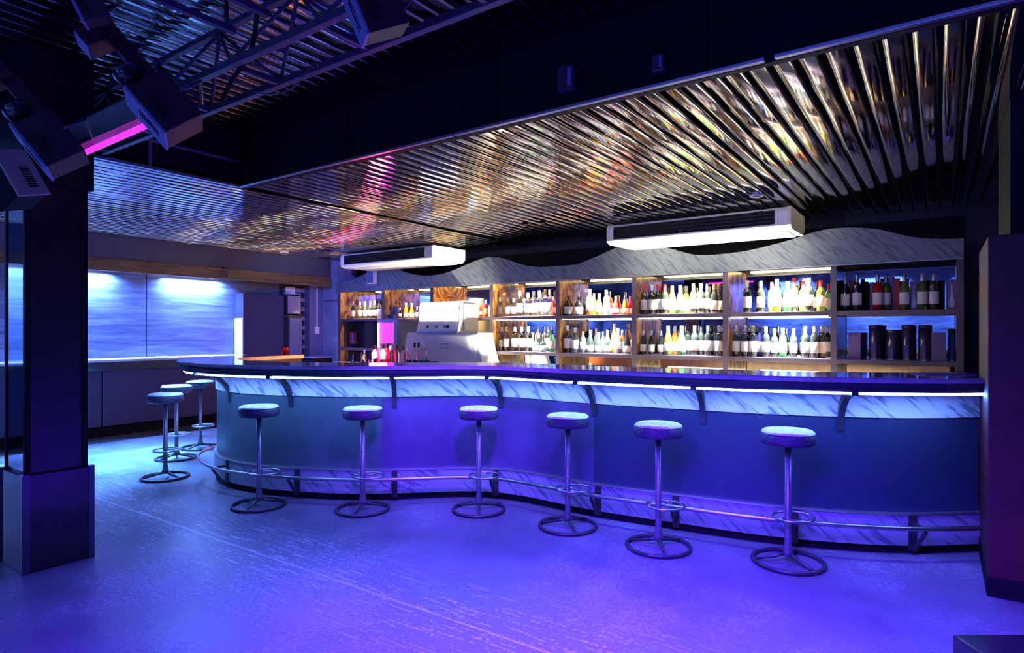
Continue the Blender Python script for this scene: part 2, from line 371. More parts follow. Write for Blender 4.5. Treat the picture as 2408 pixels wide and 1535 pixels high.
# pit fascias and trims
MB().box(PX, XR, PY, PY+0.04, ZC-0.01, ZR+0.05).build('fascia', M['black'], cl)
MB().box(PX-0.04, PX, YF, PY+0.04, ZC-0.01, ZR+0.05).build('fascia', M['black'], cl)
for a_, b_ in ((-4.7, -2.4), (-2.39, -0.62), (-0.58, XR)):
    MB().box(a_, b_, PY-0.03, PY, ZC-0.008, ZC+0.008, 0.003).build('edge_trim', M['trim'], cl)
MB().box(PX, PX+0.03, YF, PY-0.03, ZC-0.012, ZC+0.012, 0.003).build('edge_trim', M['trim'], cl)
MB().box(PX, PX+0.03, YF, PY-0.03, 2.72, 2.74, 0.003).build('edge_trim', M['trim'], cl)
for y in (0.6, 1.35, 2.1):
    MB().box(PX, PX+0.03, y-0.012, y+0.012, 2.54, 2.72).build('fascia_stay', M['trim'], cl)
for x in (-3.4, -2.1, -0.9, 0.4, 1.7):
    MB().box(x-0.02, x+0.02, PY-0.02, PY, ZC+0.02, ZR).build('fascia_batten', M['black'], cl)
MB().box(PX, XR, PY-0.025, PY, 2.70, 2.73).build('fascia_rail', M['black'], cl)
# soffit of the left wall
sf = empty('trim_1', (-8.4, 1.8, 2.0), kind='structure')
rel(MB().box(-8.42, -8.38, YF, 6.62, 2.24, ZC+0.03).build('soffit_board', M['soffit'], sf), sf)
rel(MB().box(-8.43, -8.365, YF, 6.62, 2.085, 2.24, 0.004).build('brown_board', M['brown'], sf), sf)
for y0, y1 in ((4.15, 5.15), (2.9, 3.5), (-0.6, 0.6), (-2.6, -1.6)):
    rel(MB().tube([(-8.66, y0, 2.17), (-8.66, y1, 2.17)], 0.018, 10).build('lamp_tube', M['whitelamp'], sf), sf)
# dado ledge of the left wall
lg = empty('trim_2', (-8.7, 1.8, 0), kind='structure')
rel(MB().box(XL, -8.50, YF, 5.2, 0.955, 0.985, 0.004).build('ledge_top', M['white'], lg), lg)
rel(MB().box(-8.56, -8.505, YF, 5.2, 0.85, 0.955, 0.004).build('ledge_edge', M['molding'], lg), lg)
for y0, y1 in ((-3.45,-1.0),(-0.99,1.4),(1.41,3.3),(3.31,5.2)):
    rel(MB().box(XL, -8.62, y0, y1, 0.14, 0.85, 0.003).build('dado_panel', M['dado'], lg), lg)
rel(MB().box(XL, -8.70, YF, 5.2, 0, 0.14).build('kick_board', M['black'], lg), lg)
# plastered pier at the end of the back wall, above-shelf wall face
pier = struct('wall_pier', MB().box(-8.95, -8.40, 6.80, YB, 0, ZC+0.03), M['plaster'])
pier.name = 'wall_left_pier'
struct('trim_3', MB().box(-8.93, -8.395, 6.79, 6.80, 1.86, 1.872), M['ironblack'])
for i, x in enumerate((-8.93,)):
    struct('trim_4', MB().box(XL, -8.80, 6.52, 6.80, 0, ZC), M['greyblue'])

# ------------------------------------------------------------------ left pillar
cp = empty('square_column', (-4.31, 1.36, 0), 0, 'square column clad in dark metal with a mirrored left side, standing on the dance floor', 'column')
x0, x1, y0, y1 = -4.47, -4.155, 1.22, 1.51
rel(MB().box(x0-0.03, x1+0.03, y0-0.025, y1+0.025, 0, 0.545, 0.004).build('plinth', M['blackgloss'], cp), cp)
rel(MB().box(x0-0.032, x0-0.01, y0-0.032, y0+0.0, 0, 0.55).box(x1-0.005, x1+0.034, y0-0.032, y0+0.005, 0, 0.55).box(x1+0.008, x1+0.034, y1, y1+0.03, 0, 0.55).build('corner_guard', M['molding'], cp), cp)
M['colmetal'] = mat('brushed_dark_metal', (0.07,0.065,0.08), 0.33, metal=1.0)
rel(MB().box(x0, x1, y0, y1, 0.545, 2.30).build('shaft', M['colmetal'], cp), cp)
rel(MB().box(x0+0.02, x1-0.03, y0-0.006, y0, 0.56, 2.28).build('mirror_panel', M['mirror_old'], cp), cp)
for xx, yy in ((x0+0.005, y0), (x1-0.008, y0), (x1-0.008, y1-0.012)):
    rel(MB().box(xx-0.012, xx+0.016, yy-0.012, yy+0.016, 0.545, 2.30).build('corner_strip', M['black'], cp), cp)
rel(MB().box(x0-0.03, x1+0.03, y0-0.03, y1+0.03, 2.18, ZR, 0.004).build('head_block', M['black'], cp), cp)

# right column, dark red lacquer
rp = empty('lacquered_column', (0.75, 4.3, 0), 0, 'tall dark red lacquered column at the right end of the bar', 'column')
rel(MB().box(0.205, 1.35, 3.93, 4.75, 0.02, 1.835, 0.01).build('shaft', M['redwood'], rp), rp)
rel(MB().box(0.20, 1.36, 3.92, 4.76, 0, 0.10, 0.004).build('base_board', M['black'], rp), rp)
rel(MB().box(0.30, 1.36, 4.0, 4.75, 1.835, ZC).build('upper_block', M['black'], rp), rp)

# ------------------------------------------------------------------ bar counter
FP = [(-5.80,4.12),(-5.83,3.75),(-5.76,3.37),(-5.56,3.10),(-5.26,2.95),(-4.95,2.89),(-4.65,2.91),(-4.36,2.985),(-3.95,3.16),(-3.63,3.37),(-3.42,3.56),(-3.2,3.76),(-2.98,3.90),(-2.75,3.96),(-2.5,3.965),(-2.25,3.95),(-2.0,3.95),(-1.72,3.975),(-1.45,4.01),(-1.1,4.05),(-.8,4.11),(-.44,4.235),(-.18,4.37),(.02,4.52),(.20,4.68)]
def crom(P, per=6):
    out = []
    for i in range(len(P)-1):
        p0 = Vector(P[max(i-1,0)]); p1 = Vector(P[i]); p2 = Vector(P[i+1]); p3 = Vector(P[min(i+2,len(P)-1)])
        for k in range(per):
            t = k/per
            out.append(0.5*((2*p1)+(p2-p0)*t+(2*p0-5*p1+4*p2-p3)*t*t+(3*p1-p0-3*p2+p3)*t**3))
    out.append(Vector(P[-1])); return out
pts = crom(FP, 6)
CUR = []
for i, p in enumerate(pts):
    d = (pts[min(i+2, len(pts)-1)]-pts[max(i-2, 0)]).normalized()
    CUR.append((p.x, p.y, d.y, -d.x))        # outward normal (towards the guests)
# travelling from the far arm to the right end the guests are on the right-hand side of travel
def near_px(px, off=0.0):
    best, bi = 1e9, 0
    for i, (x, y, nx, ny) in enumerate(CUR):
        X, Y = x+nx*off, y+ny*off
        if i < 18: continue
        s, c = math.sin(YAW), math.cos(YAW)
        dep = -s*X+c*Y; rt = c*X+s*Y
        e = abs(1204+F*rt/dep-px)
        if e < best: best, bi = e, i
    return bi
bar = empty('bar_counter', (-2.9, 3.6, 0), 0, 'long curved bar counter with marble bands, foot rail and glowing light strip', 'bar counter')
def bp_(mb, name, m): return rel(mb.build(name, m, bar), bar)
OV = 0.325
bp_(MB().sweep(CUR, [(-0.17,1.05),(OV-0.02,1.05),(OV,1.058),(OV,1.077),(OV-0.012,1.085),(-0.17,1.085)]), 'counter_top', M['counter'])
bp_(MB().sweep(CUR, [(OV-0.11,1.0),(OV-0.035,1.0),(OV-0.025,1.008),(OV-0.025,1.024),(OV-0.008,1.030),(OV-0.008,1.050),(OV-0.11,1.05)]), 'edge_molding', M['molding'])
bp_(MB().sweep(CUR, [(-0.12,0.98),(OV-0.11,0.98),(OV-0.11,1.05),(-0.12,1.05)]), 'under_board', M['molding'])
iA, iB = near_px(905), near_px(1395)
segs = [(0, iA), (iA, iB), (iB, len(CUR)-1)]
for (a, b), m in zip(segs, ('panel_a', 'panel_b', 'panel_c')):
    bp_(MB().sweep(CUR[a:b+1], [(-0.03,0.245),(0,0.245),(0,0.82),(-0.03,0.82)]), 'front_panel', M[m])
    bp_(MB().sweep(CUR[a:b+1], [(-0.03,0.055),(0.02,0.055),(0.02,0.245),(-0.03,0.245)]), 'marble_plinth', M['shaded_marble'])
bp_(MB().sweep(CUR, [(-0.03,0.240),(0.028,0.240),(0.028,0.252),(-0.03,0.252)]), 'plinth_bead', M['trim'])
bp_(MB().sweep(CUR, [(-0.05,0.0),(-0.01,0.0),(-0.01,0.06),(-0.05,0.06)]), 'kick_board', M['black'])
bp_(MB().sweep(CUR, [(-0.13,0.0),(-0.10,0.0),(-0.10,0.98),(-0.13,0.98)]), 'inner_panel', M['tanwood'])
BR = [3, 14] + [near_px(p, 0.05) for p in (525, 675, 926, 1178, 1395, 1640, 1988)]
BR = sorted(set(BR)); ends = BR+[len(CUR)-1]
prev = 0
for e in ends:
    if e-prev >= 2:
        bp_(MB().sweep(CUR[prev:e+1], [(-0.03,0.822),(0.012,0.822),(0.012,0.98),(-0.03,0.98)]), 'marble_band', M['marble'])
    prev = e
# brackets: curved plates
for bi in BR:
    x, y, nx, ny = CUR[bi]
    out = [(0.012,0.74),(0.035,0.74)]
    for k in range(9):
        a = k/8*PI/2
        out.append((0.035+0.235*(1-math.cos(a)), 0.76+0.215*math.sin(a)))
    out += [(0.30,0.975),(0.30,1.0),(0.012,1.0)]
    inner = [(0.012, 0.9)]
    Mx = Matrix(((nx, -ny, 0, x), (ny, nx, 0, y), (0, 0, 1, 0), (0, 0, 0, 1)))
    # hollow curved web: outer arc and offset arc
    arc = [(0.012+0.265*(1-math.cos(k/10*PI/2)), 0.735+0.245*math.sin(k/10*PI/2)) for k in range(11)]
    arc2 = [(max(0.012, p[0]-0.0)-0.028*(1-i/14) if False else p[0]-0.022, p[1]+0.030) for i, p in enumerate(arc)][::-1]
    arc2 = [(max(0.010, q[0]), min(0.999, q[1])) for q in arc2]
    mb = MB(); mb.poly(arc+[(0.30,0.98),(0.30,1.0),(0.26,1.0)]+arc2, (-0.018, 0.018), 'Y', Mx)
    bp_(mb, 'bracket', M['ironblack'])
# light strip, broken at the brackets, with beads
prev = 0
for e in ends:
    a, b = prev, e
    if b-a >= 3:
        seg = CUR[a:b+1]
        q0, q1 = seg[0], seg[-1]
        bp_(MB().sweep(seg[0:], [(0.235,0.984),(0.270,0.984),(0.280,0.998),(0.235,0.998)]), 'light_strip', M['led'])
    prev = e
# foot rail
RZ = 0.20
rail = [(x+nx*0.155, y+ny*0.155, RZ) for x, y, nx, ny in CUR[6:]]
bp_(MB().tube(rail, 0.014, 10), 'foot_rail', M['steel'])
for px in (530, 690, 920, 1165, 1400, 1590, 1862, 2150):
    bi = max(8, near_px(px, 0.05)); x, y, nx, ny = CUR[bi]
    Mx = Matrix(((nx, -ny, 0, x), (ny, nx, 0, y), (0, 0, 1, 0), (0, 0, 0, 1)))
    mb = MB(); mb.box(0.02, 0.034, -0.022, 0.022, 0.03, 0.235, 0, Mx)
    mb.box(0.03, 0.155, -0.008, 0.008, 0.185, 0.2, 0, Mx)
    mb.poly([(0.03,0.03),(0.05,0.03),(0.155,0.175),(0.145,0.19)], (-0.008, 0.008), 'Y', Mx)
    bp_(mb, 'rail_bracket', M['ironblack'])

# ------------------------------------------------------------------ bar stools
def make_stool():
    r = empty('bar_stool')
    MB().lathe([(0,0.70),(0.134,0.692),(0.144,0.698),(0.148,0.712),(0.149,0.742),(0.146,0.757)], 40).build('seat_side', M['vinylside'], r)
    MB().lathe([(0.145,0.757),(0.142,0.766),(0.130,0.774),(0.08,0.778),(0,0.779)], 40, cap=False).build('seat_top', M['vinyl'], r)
    MB().tube([(0.146*math.cos(a), 0.146*math.sin(a), 0.757) for a in [2*PI*k/40 for k in range(40)]], 0.003, 6, True).build('seat_piping', M['vinylside'], r)
    MB().lathe([(0.07,0.692),(0.07,0.70)], 20).build('seat_plate', M['ironblack'], r)
    MB().lathe([(0.030,0.045),(0.026,0.075),(0.019,0.12),(0.0185,0.695)], 16).build('pole', M['pole'], r)
    R = 0.192
    MB().tube([(R*math.cos(a), R*math.sin(a), 0.0125) for a in [2*PI*k/48 for k in range(48)]], 0.0125, 8, True).build('base_ring', M['ironblack'], r)
    for k in range(3):
        a = 2*PI*k/3+0.5
        MB().tube([(0.01*math.cos(a), 0.01*math.sin(a), 0.062), (0.06*math.cos(a), 0.06*math.sin(a), 0.04), (R*math.cos(a), R*math.sin(a), 0.014)], [0.013,0.010,0.009], 8).build('base_spoke', M['ironblack'], r)
    fr = MB().tube([(0.045+0.118*math.cos(a), 0.105*math.sin(a), 0.262) for a in [2*PI*k/40 for k in range(40)]], 0.0075, 8, True)
    fr.build('foot_ring', M['steel'], r)
    mb = MB().tube([(0.018,0.0,0.262),(0.10,0.085,0.262)], 0.006, 6); mb.tube([(-0.018,0,0.262),(-0.073,0.0,0.262)], 0.006, 6)
    mb.build('foot_ring_stay', M['steel'], r)
    return r
STOOLS = [
 (389,1123,-0.2,'bar stool standing alone by the column, nearest of the three left of the bar end'),
 (415,1078,0.3,'bar stool half hidden behind the front one, middle of three left of the bar'),
 (471,1053,0.2,'farthest bar stool, tucked under the rounded left tip of the counter'),
 (609,1189,0.5,'bar stool before the curved grey-green panel, closest to the left bracket'),
 (853,1199,0.6,'bar stool at the right edge of the curved grey-green panel'),
 (1126,1200,0.7,'bar stool with a frayed seat rim in front of the violet panel'),
 (1335,1239,0.7,'bar stool with ragged seat rim at the right edge of the violet panel'),
 (1548,1287,0.8,'bar stool before the slate-blue panel, second nearest to the camera'),
 (1853,1323,0.9,'nearest and rightmost bar stool, its seat tilted slightly to the right')]
st0 = make_stool()
for i, (px, y, rz, lab) in enumerate(STOOLS):
    o = st0 if i == 0 else copy_tree(st0)
    p = at_z(px, y, 0); o.location = (p[0], p[1], 0); o.rotation_euler = (0, 0, rz+random.uniform(-.2,.2))
    tag(o, lab, 'stool', 'bar stools along the curved counter')

# ------------------------------------------------------------------ back bar
YS, YM = 6.80, 7.215
DIV = [-8.378,-7.303,-6.248,-5.126,-4.049,-2.985,-1.915,-0.857,0.159]
BAY = ['leftmost bay','second bay from left','third bay from left','fourth bay from left','fifth bay from left','sixth bay from left','seventh bay from left','dark rightmost bay']
bb = empty('back_bar_shelving', (-4.1, 7.0, 0), 0, 'back-bar shelving of eight bays with burl wood sides and mirrors', 'shelving')
def bb_(mb, name, m): return rel(mb.build(name, m, bb), bb)
WT = 0.83
for i, x in enumerate(DIV):
    wd = 0.022
    mb = MB().box(x-wd, x+wd, YS+0.012, YM, WT if i > 0 else WT, 2.03)
    bb_(mb, 'divider', M['wood'])
    bb_(MB().box(x-0.027, x+0.027, YS, YS+0.012, WT, 2.0), 'divider_edge', M['shelfwood'])
SZ1, SZ2 = 1.545, 1.065      # tops of upper and lower shelf
def x01(i): return DIV[i]+0.022, DIV[i+1]-0.022
for i in range(8):
    a, b = x01(i)
    bb_(MB().box(a, b, YM-0.006, YM+0.006, WT, 2.045), 'mirror', M['mirror'])
    bb_(MB().box(a, b, YS+0.002, YM-0.008, SZ1-0.045, SZ1, 0.003), 'upper_shelf', M['shelfwood'])
    if i != 2:
        bb_(MB().box(a, b, YS+0.002, YM-0.008, SZ2-0.045, SZ2, 0.003), 'lower_shelf', M['shelfwood'])
bb_(MB().box(DIV[0]-0.022, DIV[-1]+0.04, YM+0.007, YB-0.001, 0.0, 2.45), 'back_board', M['black'])
bb_(MB().box(DIV[0]-0.022, DIV[-1]+0.05, YS+0.0, YM+0.02, 2.052, 2.08), 'top_board', M['black'])
# lamps behind the valance and under the shelves
for i in range(7):
    a, b = x01(i); xm = (a+b)/2
    o = bb_(MB().box(a+0.06, b-0.06, YS+0.03, YS+0.07, 2.03, 2.05), 'lamp_tube', M['warmlamp'])
    pw = [9, 8, 14, 60, 26, 30, 30][i]
    area('bay_lamp', (xm+0.08, YS+0.02, 1.98), (xm+0.08, YS+0.13, 1.6), 0.42, 0.03, pw*(3.5 if i < 3 else 6 if i == 3 else 3.4), WARM if i < 3 else WHITE, 76)
    if i >= 3:
        area('shelf_lamp', (xm+0.08, YS+0.02, SZ1-0.055), (xm+0.08, YS+0.12, 1.15), 0.36, 0.025, [0,0,0,14,24,16,26][i]*2.6, (0.95,0.95,1.0), 90)
        bb_(MB().box(a+0.03, b-0.03, YS+0.03, YS+0.05, SZ1-0.053, SZ1-0.046), 'lamp_tube', M['whitelamp'])
# valance with a wavy top edge
W = [(793,663),(823,660),(854,646),(880,636),(910,631),(939,633),(950,639),(980,646),(1007,648),(1048,642),(1089,626),(1130,609),(1160,604),(1190,609),(1219,620),(1250,626),(1274,628),(1306,626),(1337,624),(1361,620),(1415,598),(1445,584),(1475,577),(1520,578),(1576,584),(1622,597),(1655,600),(1691,598),(1760,589),(1852,566),(1900,550),(1944,539),(1990,535),(2059,538),(2128,554),(2170,560),(2220,562),(2266,560)]
wp = [(x_at(p, 6.77), z_at(p, y, 6.77)) for p, y in W]; wp = [tuple(v) for v in crom(wp, 3)]
va = empty('marble_valance', (-4.1, 6.78, 2.0), 0, 'grey marble valance with a wavy top edge above the bottle shelves', 'valance')
xs = [-8.42, x_at(1013, 6.77), x_at(1311, 6.77), x_at(1703, 6.77), 0.185]
def wz(x):
    for (xa, za), (xb, zb) in zip(wp, wp[1:]):
        if xa <= x <= xb: return za+(zb-za)*(x-xa)/(xb-xa)
    return wp[0][1] if x < wp[0][0] else wp[-1][1]
for a, b in zip(xs, xs[1:]):
    n = 26; P_ = [(a+0.001, 2.0), (b-0.001, 2.0)]+[(b-0.001-(b-a-0.002)*k/n, wz(b-(b-a)*k/n)) for k in range(n+1)]
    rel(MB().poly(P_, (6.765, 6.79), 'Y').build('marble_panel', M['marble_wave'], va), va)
rel(MB().box(-8.40, 0.18, 6.79, 6.80, 1.995, 2.005).build('lower_lip', M['trim'], va), va)
# worktop and base cupboards below the shelves
wt = empty('back_worktop', (-4.1, 6.5, 0), 0, 'pale worktop running below the bottle shelves', 'worktop')
rel(MB().box(-8.38, 0.5, 6.12, YM-0.01, 0.80, WT-0.001, 0.004).build('worktop_slab', M['counter'], wt), wt)
for k in range(8):
    a, b = DIV[k]+0.005, DIV[k+1]-0.005
    rel(MB().box(a, b, 6.18, 6.20, 0.10, 0.795, 0.003).build('door', M['shelfwood'], wt), wt)
rel(MB().box(-8.37, 0.3, 6.21, 6.78, 0.0, 0.795).build('carcass', M['black'], wt), wt)
# added lamps, hidden behind the bar, brighten the air conditioners from below
for x, L_, p in ((-4.40, 0.4, 26), (-2.6, 0.9, 26), (-1.5, 0.7, 20)):
    l = empty('added_lamp', (x, 6.36, WT), 0, {-4.40:'added slim lamp, unseen on the worktop beside the draped machine', -2.6:'added slim lamp, unseen on the worktop below the fifth and sixth bays', -1.5:'added slim lamp, unseen on the worktop below the second bay from the right'}[x], 'lamp')
    MB().box(-L_/2, L_/2, -0.03, 0.03, 0.0, 0.02, 0.004).build('housing', M['white'], l)
    MB().box(-L_/2+0.02, L_/2-0.02, -0.02, 0.02, 0.02, 0.03, 0.003).build('diffuser', M['warmlamp'], l)
    area('added_uplight', (x, 6.36, WT+0.04), ((x, 6.36, 3) if x > -4 else (-6.0, 6.4, 2.35)), L_, 0.04, p*1.3, (1.0,0.88,0.62), 56)
area('worktop_glow', (-2.4, 6.10, 0.70), (-2.6, 4.5, 0.30), 4.6, 0.04, 50, WHITE, 40)  # added light without a lamp, brightens the bar's inner panel
area('arm_glow', (-4.85, 3.85, 0.80), (-5.65, 4.0, 0.98), 0.3, 0.3, 14, (1.0,0.36,0.12), 110)  # added orange light, no lamp there, colours the far arm's inner face
# dark fridge fronts in the lower left bays
fr = empty('dark_fridge', (-7.85, 6.6, WT), 0, 'dark glass-fronted fridge under the shelf of the leftmost bay', 'fridge')
rel(MB().box(-8.35, -7.34, 6.88, 7.20, 1.067, 1.495, 0.004).build('body', M['blackgloss'], fr), fr)
rel(MB().box(-8.20, -8.03, 6.872, 6.88, 1.12, 1.33, 0.002).build('red_frame', M['redcard'], fr), fr)
rel(MB().box(-8.14, -8.09, 6.868, 6.872, 1.14, 1.30, 0.001).build('notice', M['purplebox'], fr), fr)
fr2 = empty('dark_cupboard', (-7.85, 6.6, WT), 0, 'dark cupboard on the worktop below the lowest shelf of the leftmost bay', 'cupboard')
rel(MB().box(-8.35, -7.34, 6.9, 7.20, WT, 1.018, 0.004).build('body', M['blackgloss'], fr2), fr2)
sp = empty('steel_cupboard', (-5.9, 6.9, WT), 0, 'brushed steel cupboard behind the draped table, under the third bay shelf', 'cupboard')
rel(MB().box(-6.22, -5.16, 6.86, 7.20, WT, 1.498, 0.004).build('body', M['steel'], sp), sp)
rel(MB().box(-5.75, -5.735, 6.852, 6.86, WT+0.02, 1.48).build('door_gap', M['black'], sp), sp)
# pink display fridge
xf0, xf1 = x_at(883, 6.35), x_at(933, 6.35)
pf = empty('pink_display_fridge', ((xf0+xf1)/2, 6.54, WT), 0, 'small display fridge glowing pink with a neon tube down its left edge', 'fridge')
hx = (xf1-xf0)/2
mb = MB().box(-hx, hx, -0.16, 0.25, 0.64, 0.69, 0.004); mb.box(-hx, -hx+0.02, -0.16, 0.25, 0, 0.64); mb.box(hx-0.06, hx, -0.19, 0.25, 0, 0.64, 0.004); mb.box(-hx, hx, 0.23, 0.25, 0, 0.64); mb.box(-hx, hx, -0.16, 0.25, 0, 0.03)
mb.build('case', M['greyblue'], pf)
MB().box(-hx+0.065, hx-0.061, -0.156, -0.15, 0.33, 0.635).build('back_light', M['pinklit'], pf)
MB().tube([(-hx+0.045, -0.17, 0.03), (-hx+0.045, -0.17, 0.63)], 0.014, 10).build('neon_tube', M['neon'], pf)
MB().box(-hx+0.07, hx-0.062, -0.15, 0.2, 0.16, 0.175).build('rack', M['white'], pf)
MB().lathe([(0.0,0.0),(0.10,0.01),(0.115,0.05),(0.09,0.10),(0,0.12)], 20, (0.0,-0.04,0.176)).build('white_bowl', M['added_glow'], pf)
MB().box(hx-0.058, hx-0.045, -0.205, -0.19, 0.02, 0.66).build('door_handle', M['white'], pf)
area('neon_glow', (pf.location.x-0.05, 6.25, WT+0.35), (pf.location.x+0.3, 5.0, WT+0.2), 0.3, 0.5, 9, (1.0,0.06,0.28), 170)

# draped table + machine
def drape(cx, cy, z0, z1, w0, w1, d0, d1):
    b = bmesh.new(); n = 96; lay = 9; rings = []
    for j in range(lay+1):
        t = j/lay; ring = []
        for k in range(n):
            a = 2*PI*k/n; ca, sa = math.cos(a), math.sin(a)
            wdt = w1+(w0-w1)*t**1.2; dp = d1+(d0-d1)*t**1.2
            e = 0.22
            x = wdt/2*math.copysign(abs(ca)**e, ca); y = dp/2*math.copysign(abs(sa)**e, sa)
            f = 1+0.035*t*math.sin(a*9+1.3)+0.02*t*math.sin(a*17)
            ring.append(b.verts.new((x*f, y*f, z1-(z1-z0)*t)))
        rings.append(ring)
    b.faces.new(rings[0])
    for A, B in zip(rings, rings[1:]):
        for k in range(n): b.faces.new((A[k], A[(k+1)%n], B[(k+1)%n], B[k])).smooth = True
    bmesh.ops.recalc_face_normals(b, faces=b.faces)
    mb = MB(); mb._merge(b); return mb
tx0, tx1 = x_at(958, 6.42), x_at(1130, 6.42)
tb = empty('draped_table', ((tx0+tx1)/2, 6.56, WT), 0, 'low stand draped in a white cloth below the white dispenser', 'table')
drape(0, 0, 0.003, 0.49, tx1-tx0+0.20, tx1-tx0, 0.42, 0.38).build('cloth', M['cloth'], tb)
MB().box(-0.45, 0.45, -0.15, 0.15, 0.0, 0.47).build('stand', M['black'], tb)
for k in range(6):       # printed dark marks on the cloth
    MB().box(0.02+0.055*(k % 3), 0.05+0.055*(k % 3), -0.212, -0.204, 0.33-0.06*(k//3), 0.338-0.06*(k//3)).build('cloth_mark', M['black'], tb)
mx0, mx1 = x_at(986, 6.40), x_at(1083, 6.40); mw = mx1-mx0
dm = empty('drink_dispenser', ((mx0+mx1)/2, 6.57, 1.322), 0, 'white drinks dispenser with added glow, standing on the draped table', 'dispenser')
side = [(-0.22,0),(0.20,0),(0.20,0.40),(0.10,0.435),(-0.16,0.435),(-0.19,0.30),(-0.19,0.15),(-0.22,0.03)]
MB().poly(side, (-mw/2, mw/2), 'X').build('body', M['white'], dm)
MB().poly([(-0.20,0.315),(-0.168,0.430),(-0.16,0.430),(-0.19,0.315)], (-mw/2+0.02, mw/2-0.02), 'X').build('upper_glow_panel', M['added_glow'], dm)  # front panels emit in place of the spot light on them
MB().box(-mw/2+0.03, mw/2-0.03, -0.200, -0.19, 0.16, 0.30, 0.003).build('lower_glow_panel', M['added_glow'], dm)
for k, (x, wd, m) in enumerate(((-0.20,0.03,'redcard'),(-0.04,0.04,'greyblue'),(0.12,0.05,'greyblue'),(0.18,0.03,'black'))):
    MB().box(x, x+wd, -0.219, -0.200, 0.06, 0.105, 0.002).build('switch', M[m], dm)
MB().box(-mw/2, mw/2, -0.235, -0.19, 0.0, 0.025, 0.003).build('drip_tray', M['steel'], dm)
MB().box(mw/2, mw/2+0.03, -0.12, 0.19, 0.02, 0.40, 0.01).build('side_cover', M['cream'], dm)

# ------------------------------------------------------------------ bottles
KIND = {
 'wine':  ([(0,0),(.95,0),(1,.02),(1,.60),(.93,.67),(.62,.74),(.40,.79),(.37,.84),(.36,.97),(.42,.975),(.42,1.0),(0,1)], .120, .16,.50),
 'champ': ([(0,0),(.95,0),(1,.02),(1,.46),(.90,.56),(.62,.70),(.40,.82),(.34,.90),(.36,.96),(.42,.97),(.42,1.0),(0,1)], .138, .12,.42),
 'spirit':([(0,0),(.95,0),(1,.02),(1,.60),(.95,.66),(.60,.75),(.36,.80),(.34,.97),(.38,.975),(.38,1.0),(0,1)], .150, .16,.52),
 'squat': ([(0,0),(.85,0),(1,.04),(1,.42),(.90,.50),(.55,.58),(.28,.64),(.24,.95),(.27,.96),(.27,1.0),(0,1)], .185, .06,.36),
 'cone':  ([(0,0),(.95,0),(1,.03),(.98,.35),(.75,.55),(.45,.74),(.32,.82),(.30,.97),(.36,.975),(.36,1.0),(0,1)], .165, .08,.34),
 'slim':  ([(0,0),(.95,0),(1,.02),(1,.50),(.85,.60),(.50,.74),(.42,.80),(.40,1.0),(0,1)], .115, .18,.46)}
LBL = {'wine':'wine bottle','champ':'sparkling wine bottle','spirit':'spirit bottle','squat':'squat bottle','cone':'cone-shouldered bottle','slim':'slim bottle'}
GN = {'g_clear':'clear','g_green':'green','g_olive':'olive green','g_amber':'amber','g_red':'red','g_dark':'dark','g_brown':'dark brown','g_blue':'blue','g_teal':'pale blue'}
CN = {'c_red':'red','c_white':'white','c_silver':'silver','c_gold':'gold','c_black':'black'}
CACHE = {}
def bottle_proto(kind, h, glass, capm, labm):
    key = (kind, round(h, 2), glass, capm, labm)
    if key in CACHE: return CACHE[key]
    prof, rr, l0, l1 = KIND[kind]; hh = round(h, 2); R = rr*hh
    pr = [(r*R, z*hh) for r, z in prof]
    a = MB().lathe(pr, 18); me = bpy.data.meshes.new('bottle'); a.bm.to_mesh(me); a.bm.free(); me.materials.append(M[glass])
    rn = prof[-3][0] if len(prof) > 11 else prof[-2][0]
    c = MB().lathe([(rn*R*0.96+0.0012, 0.80*hh), (prof[-2][0]*R+0.0016, 1.0*hh-0.001), (prof[-2][0]*R, hh+0.0015), (0, hh+0.0015)], 14, cap=False)
    mc = bpy.data.meshes.new('cap'); c.bm.to_mesh(mc); c.bm.free(); mc.materials.append(M[capm])
    ml = None
    if labm:
        b = MB().lathe([(R*1.0+0.001, l0*hh), (R*1.012+0.001, l0*hh+.001), (R*1.012+0.001, l1*hh-.001), (R+0.001, l1*hh)], 18, cap=False)
        ml = bpy.data.meshes.new('label'); b.bm.to_mesh(ml); b.bm.free(); ml.materials.append(M[labm])
    CACHE[key] = (me, mc, ml); return CACHE[key]
def put_bottle(x, y, z, h, kind, glass, capm, labm, label, group):
    me, mc, ml = bottle_proto(kind, h, glass, capm, labm)
    o = bpy.data.objects.new('bottle', me); COL.objects.link(o); o.location = (x, y, z); o.rotation_euler = (0,0,random.uniform(0,6))
    tag(o, label, 'bottle', group)
    for n, m_ in (('cap', mc), ('paper_label', ml)):
        if m_ is None: continue
        c = bpy.data.objects.new(n, m_); COL.objects.link(c); c.parent = o
ORD = ['first','second','third','fourth','fifth','sixth','seventh','eighth','ninth','tenth','eleventh','twelfth','thirteenth','fourteenth','fifteenth','sixteenth']
def row(bay, upper, items):
    # items: (px, ytop, kind, glass, cap, label, back?)
    done = []; z = SZ1 if upper else SZ2; where = ('upper' if upper else 'lower')
    for i, it in enumerate(sorted(items)):
        px, yt, kind, g, c, l = it[:6]; back = it[6] if len(it) > 6 else 0
        a, b = x01(bay); R = KIND[kind][1]
        for Y in ((6.925, 7.0, 7.08) if not back else (7.02, 7.09, 7.14)):
            x = x_at(px, Y); h = z_at(px, yt, Y)-z; h = max(0.14, min(0.40, h))
            x = min(max(x, a+R*h+0.004), b-R*h-0.004)
            if all(math.hypot(x-X_, Y-Y_) > R*h+r_+0.003 for X_, Y_, r_ in done): break
        done.append((x, Y, R*h))
        lab = '%s %s, %s cap, %s on %s shelf, %s' % (GN[g], LBL[kind], CN[c], ORD[i], where, BAY[bay])
        put_bottle(x, Y, z+0.0005, h, kind, g, c, l, lab, 'bottles on the back-bar shelves')
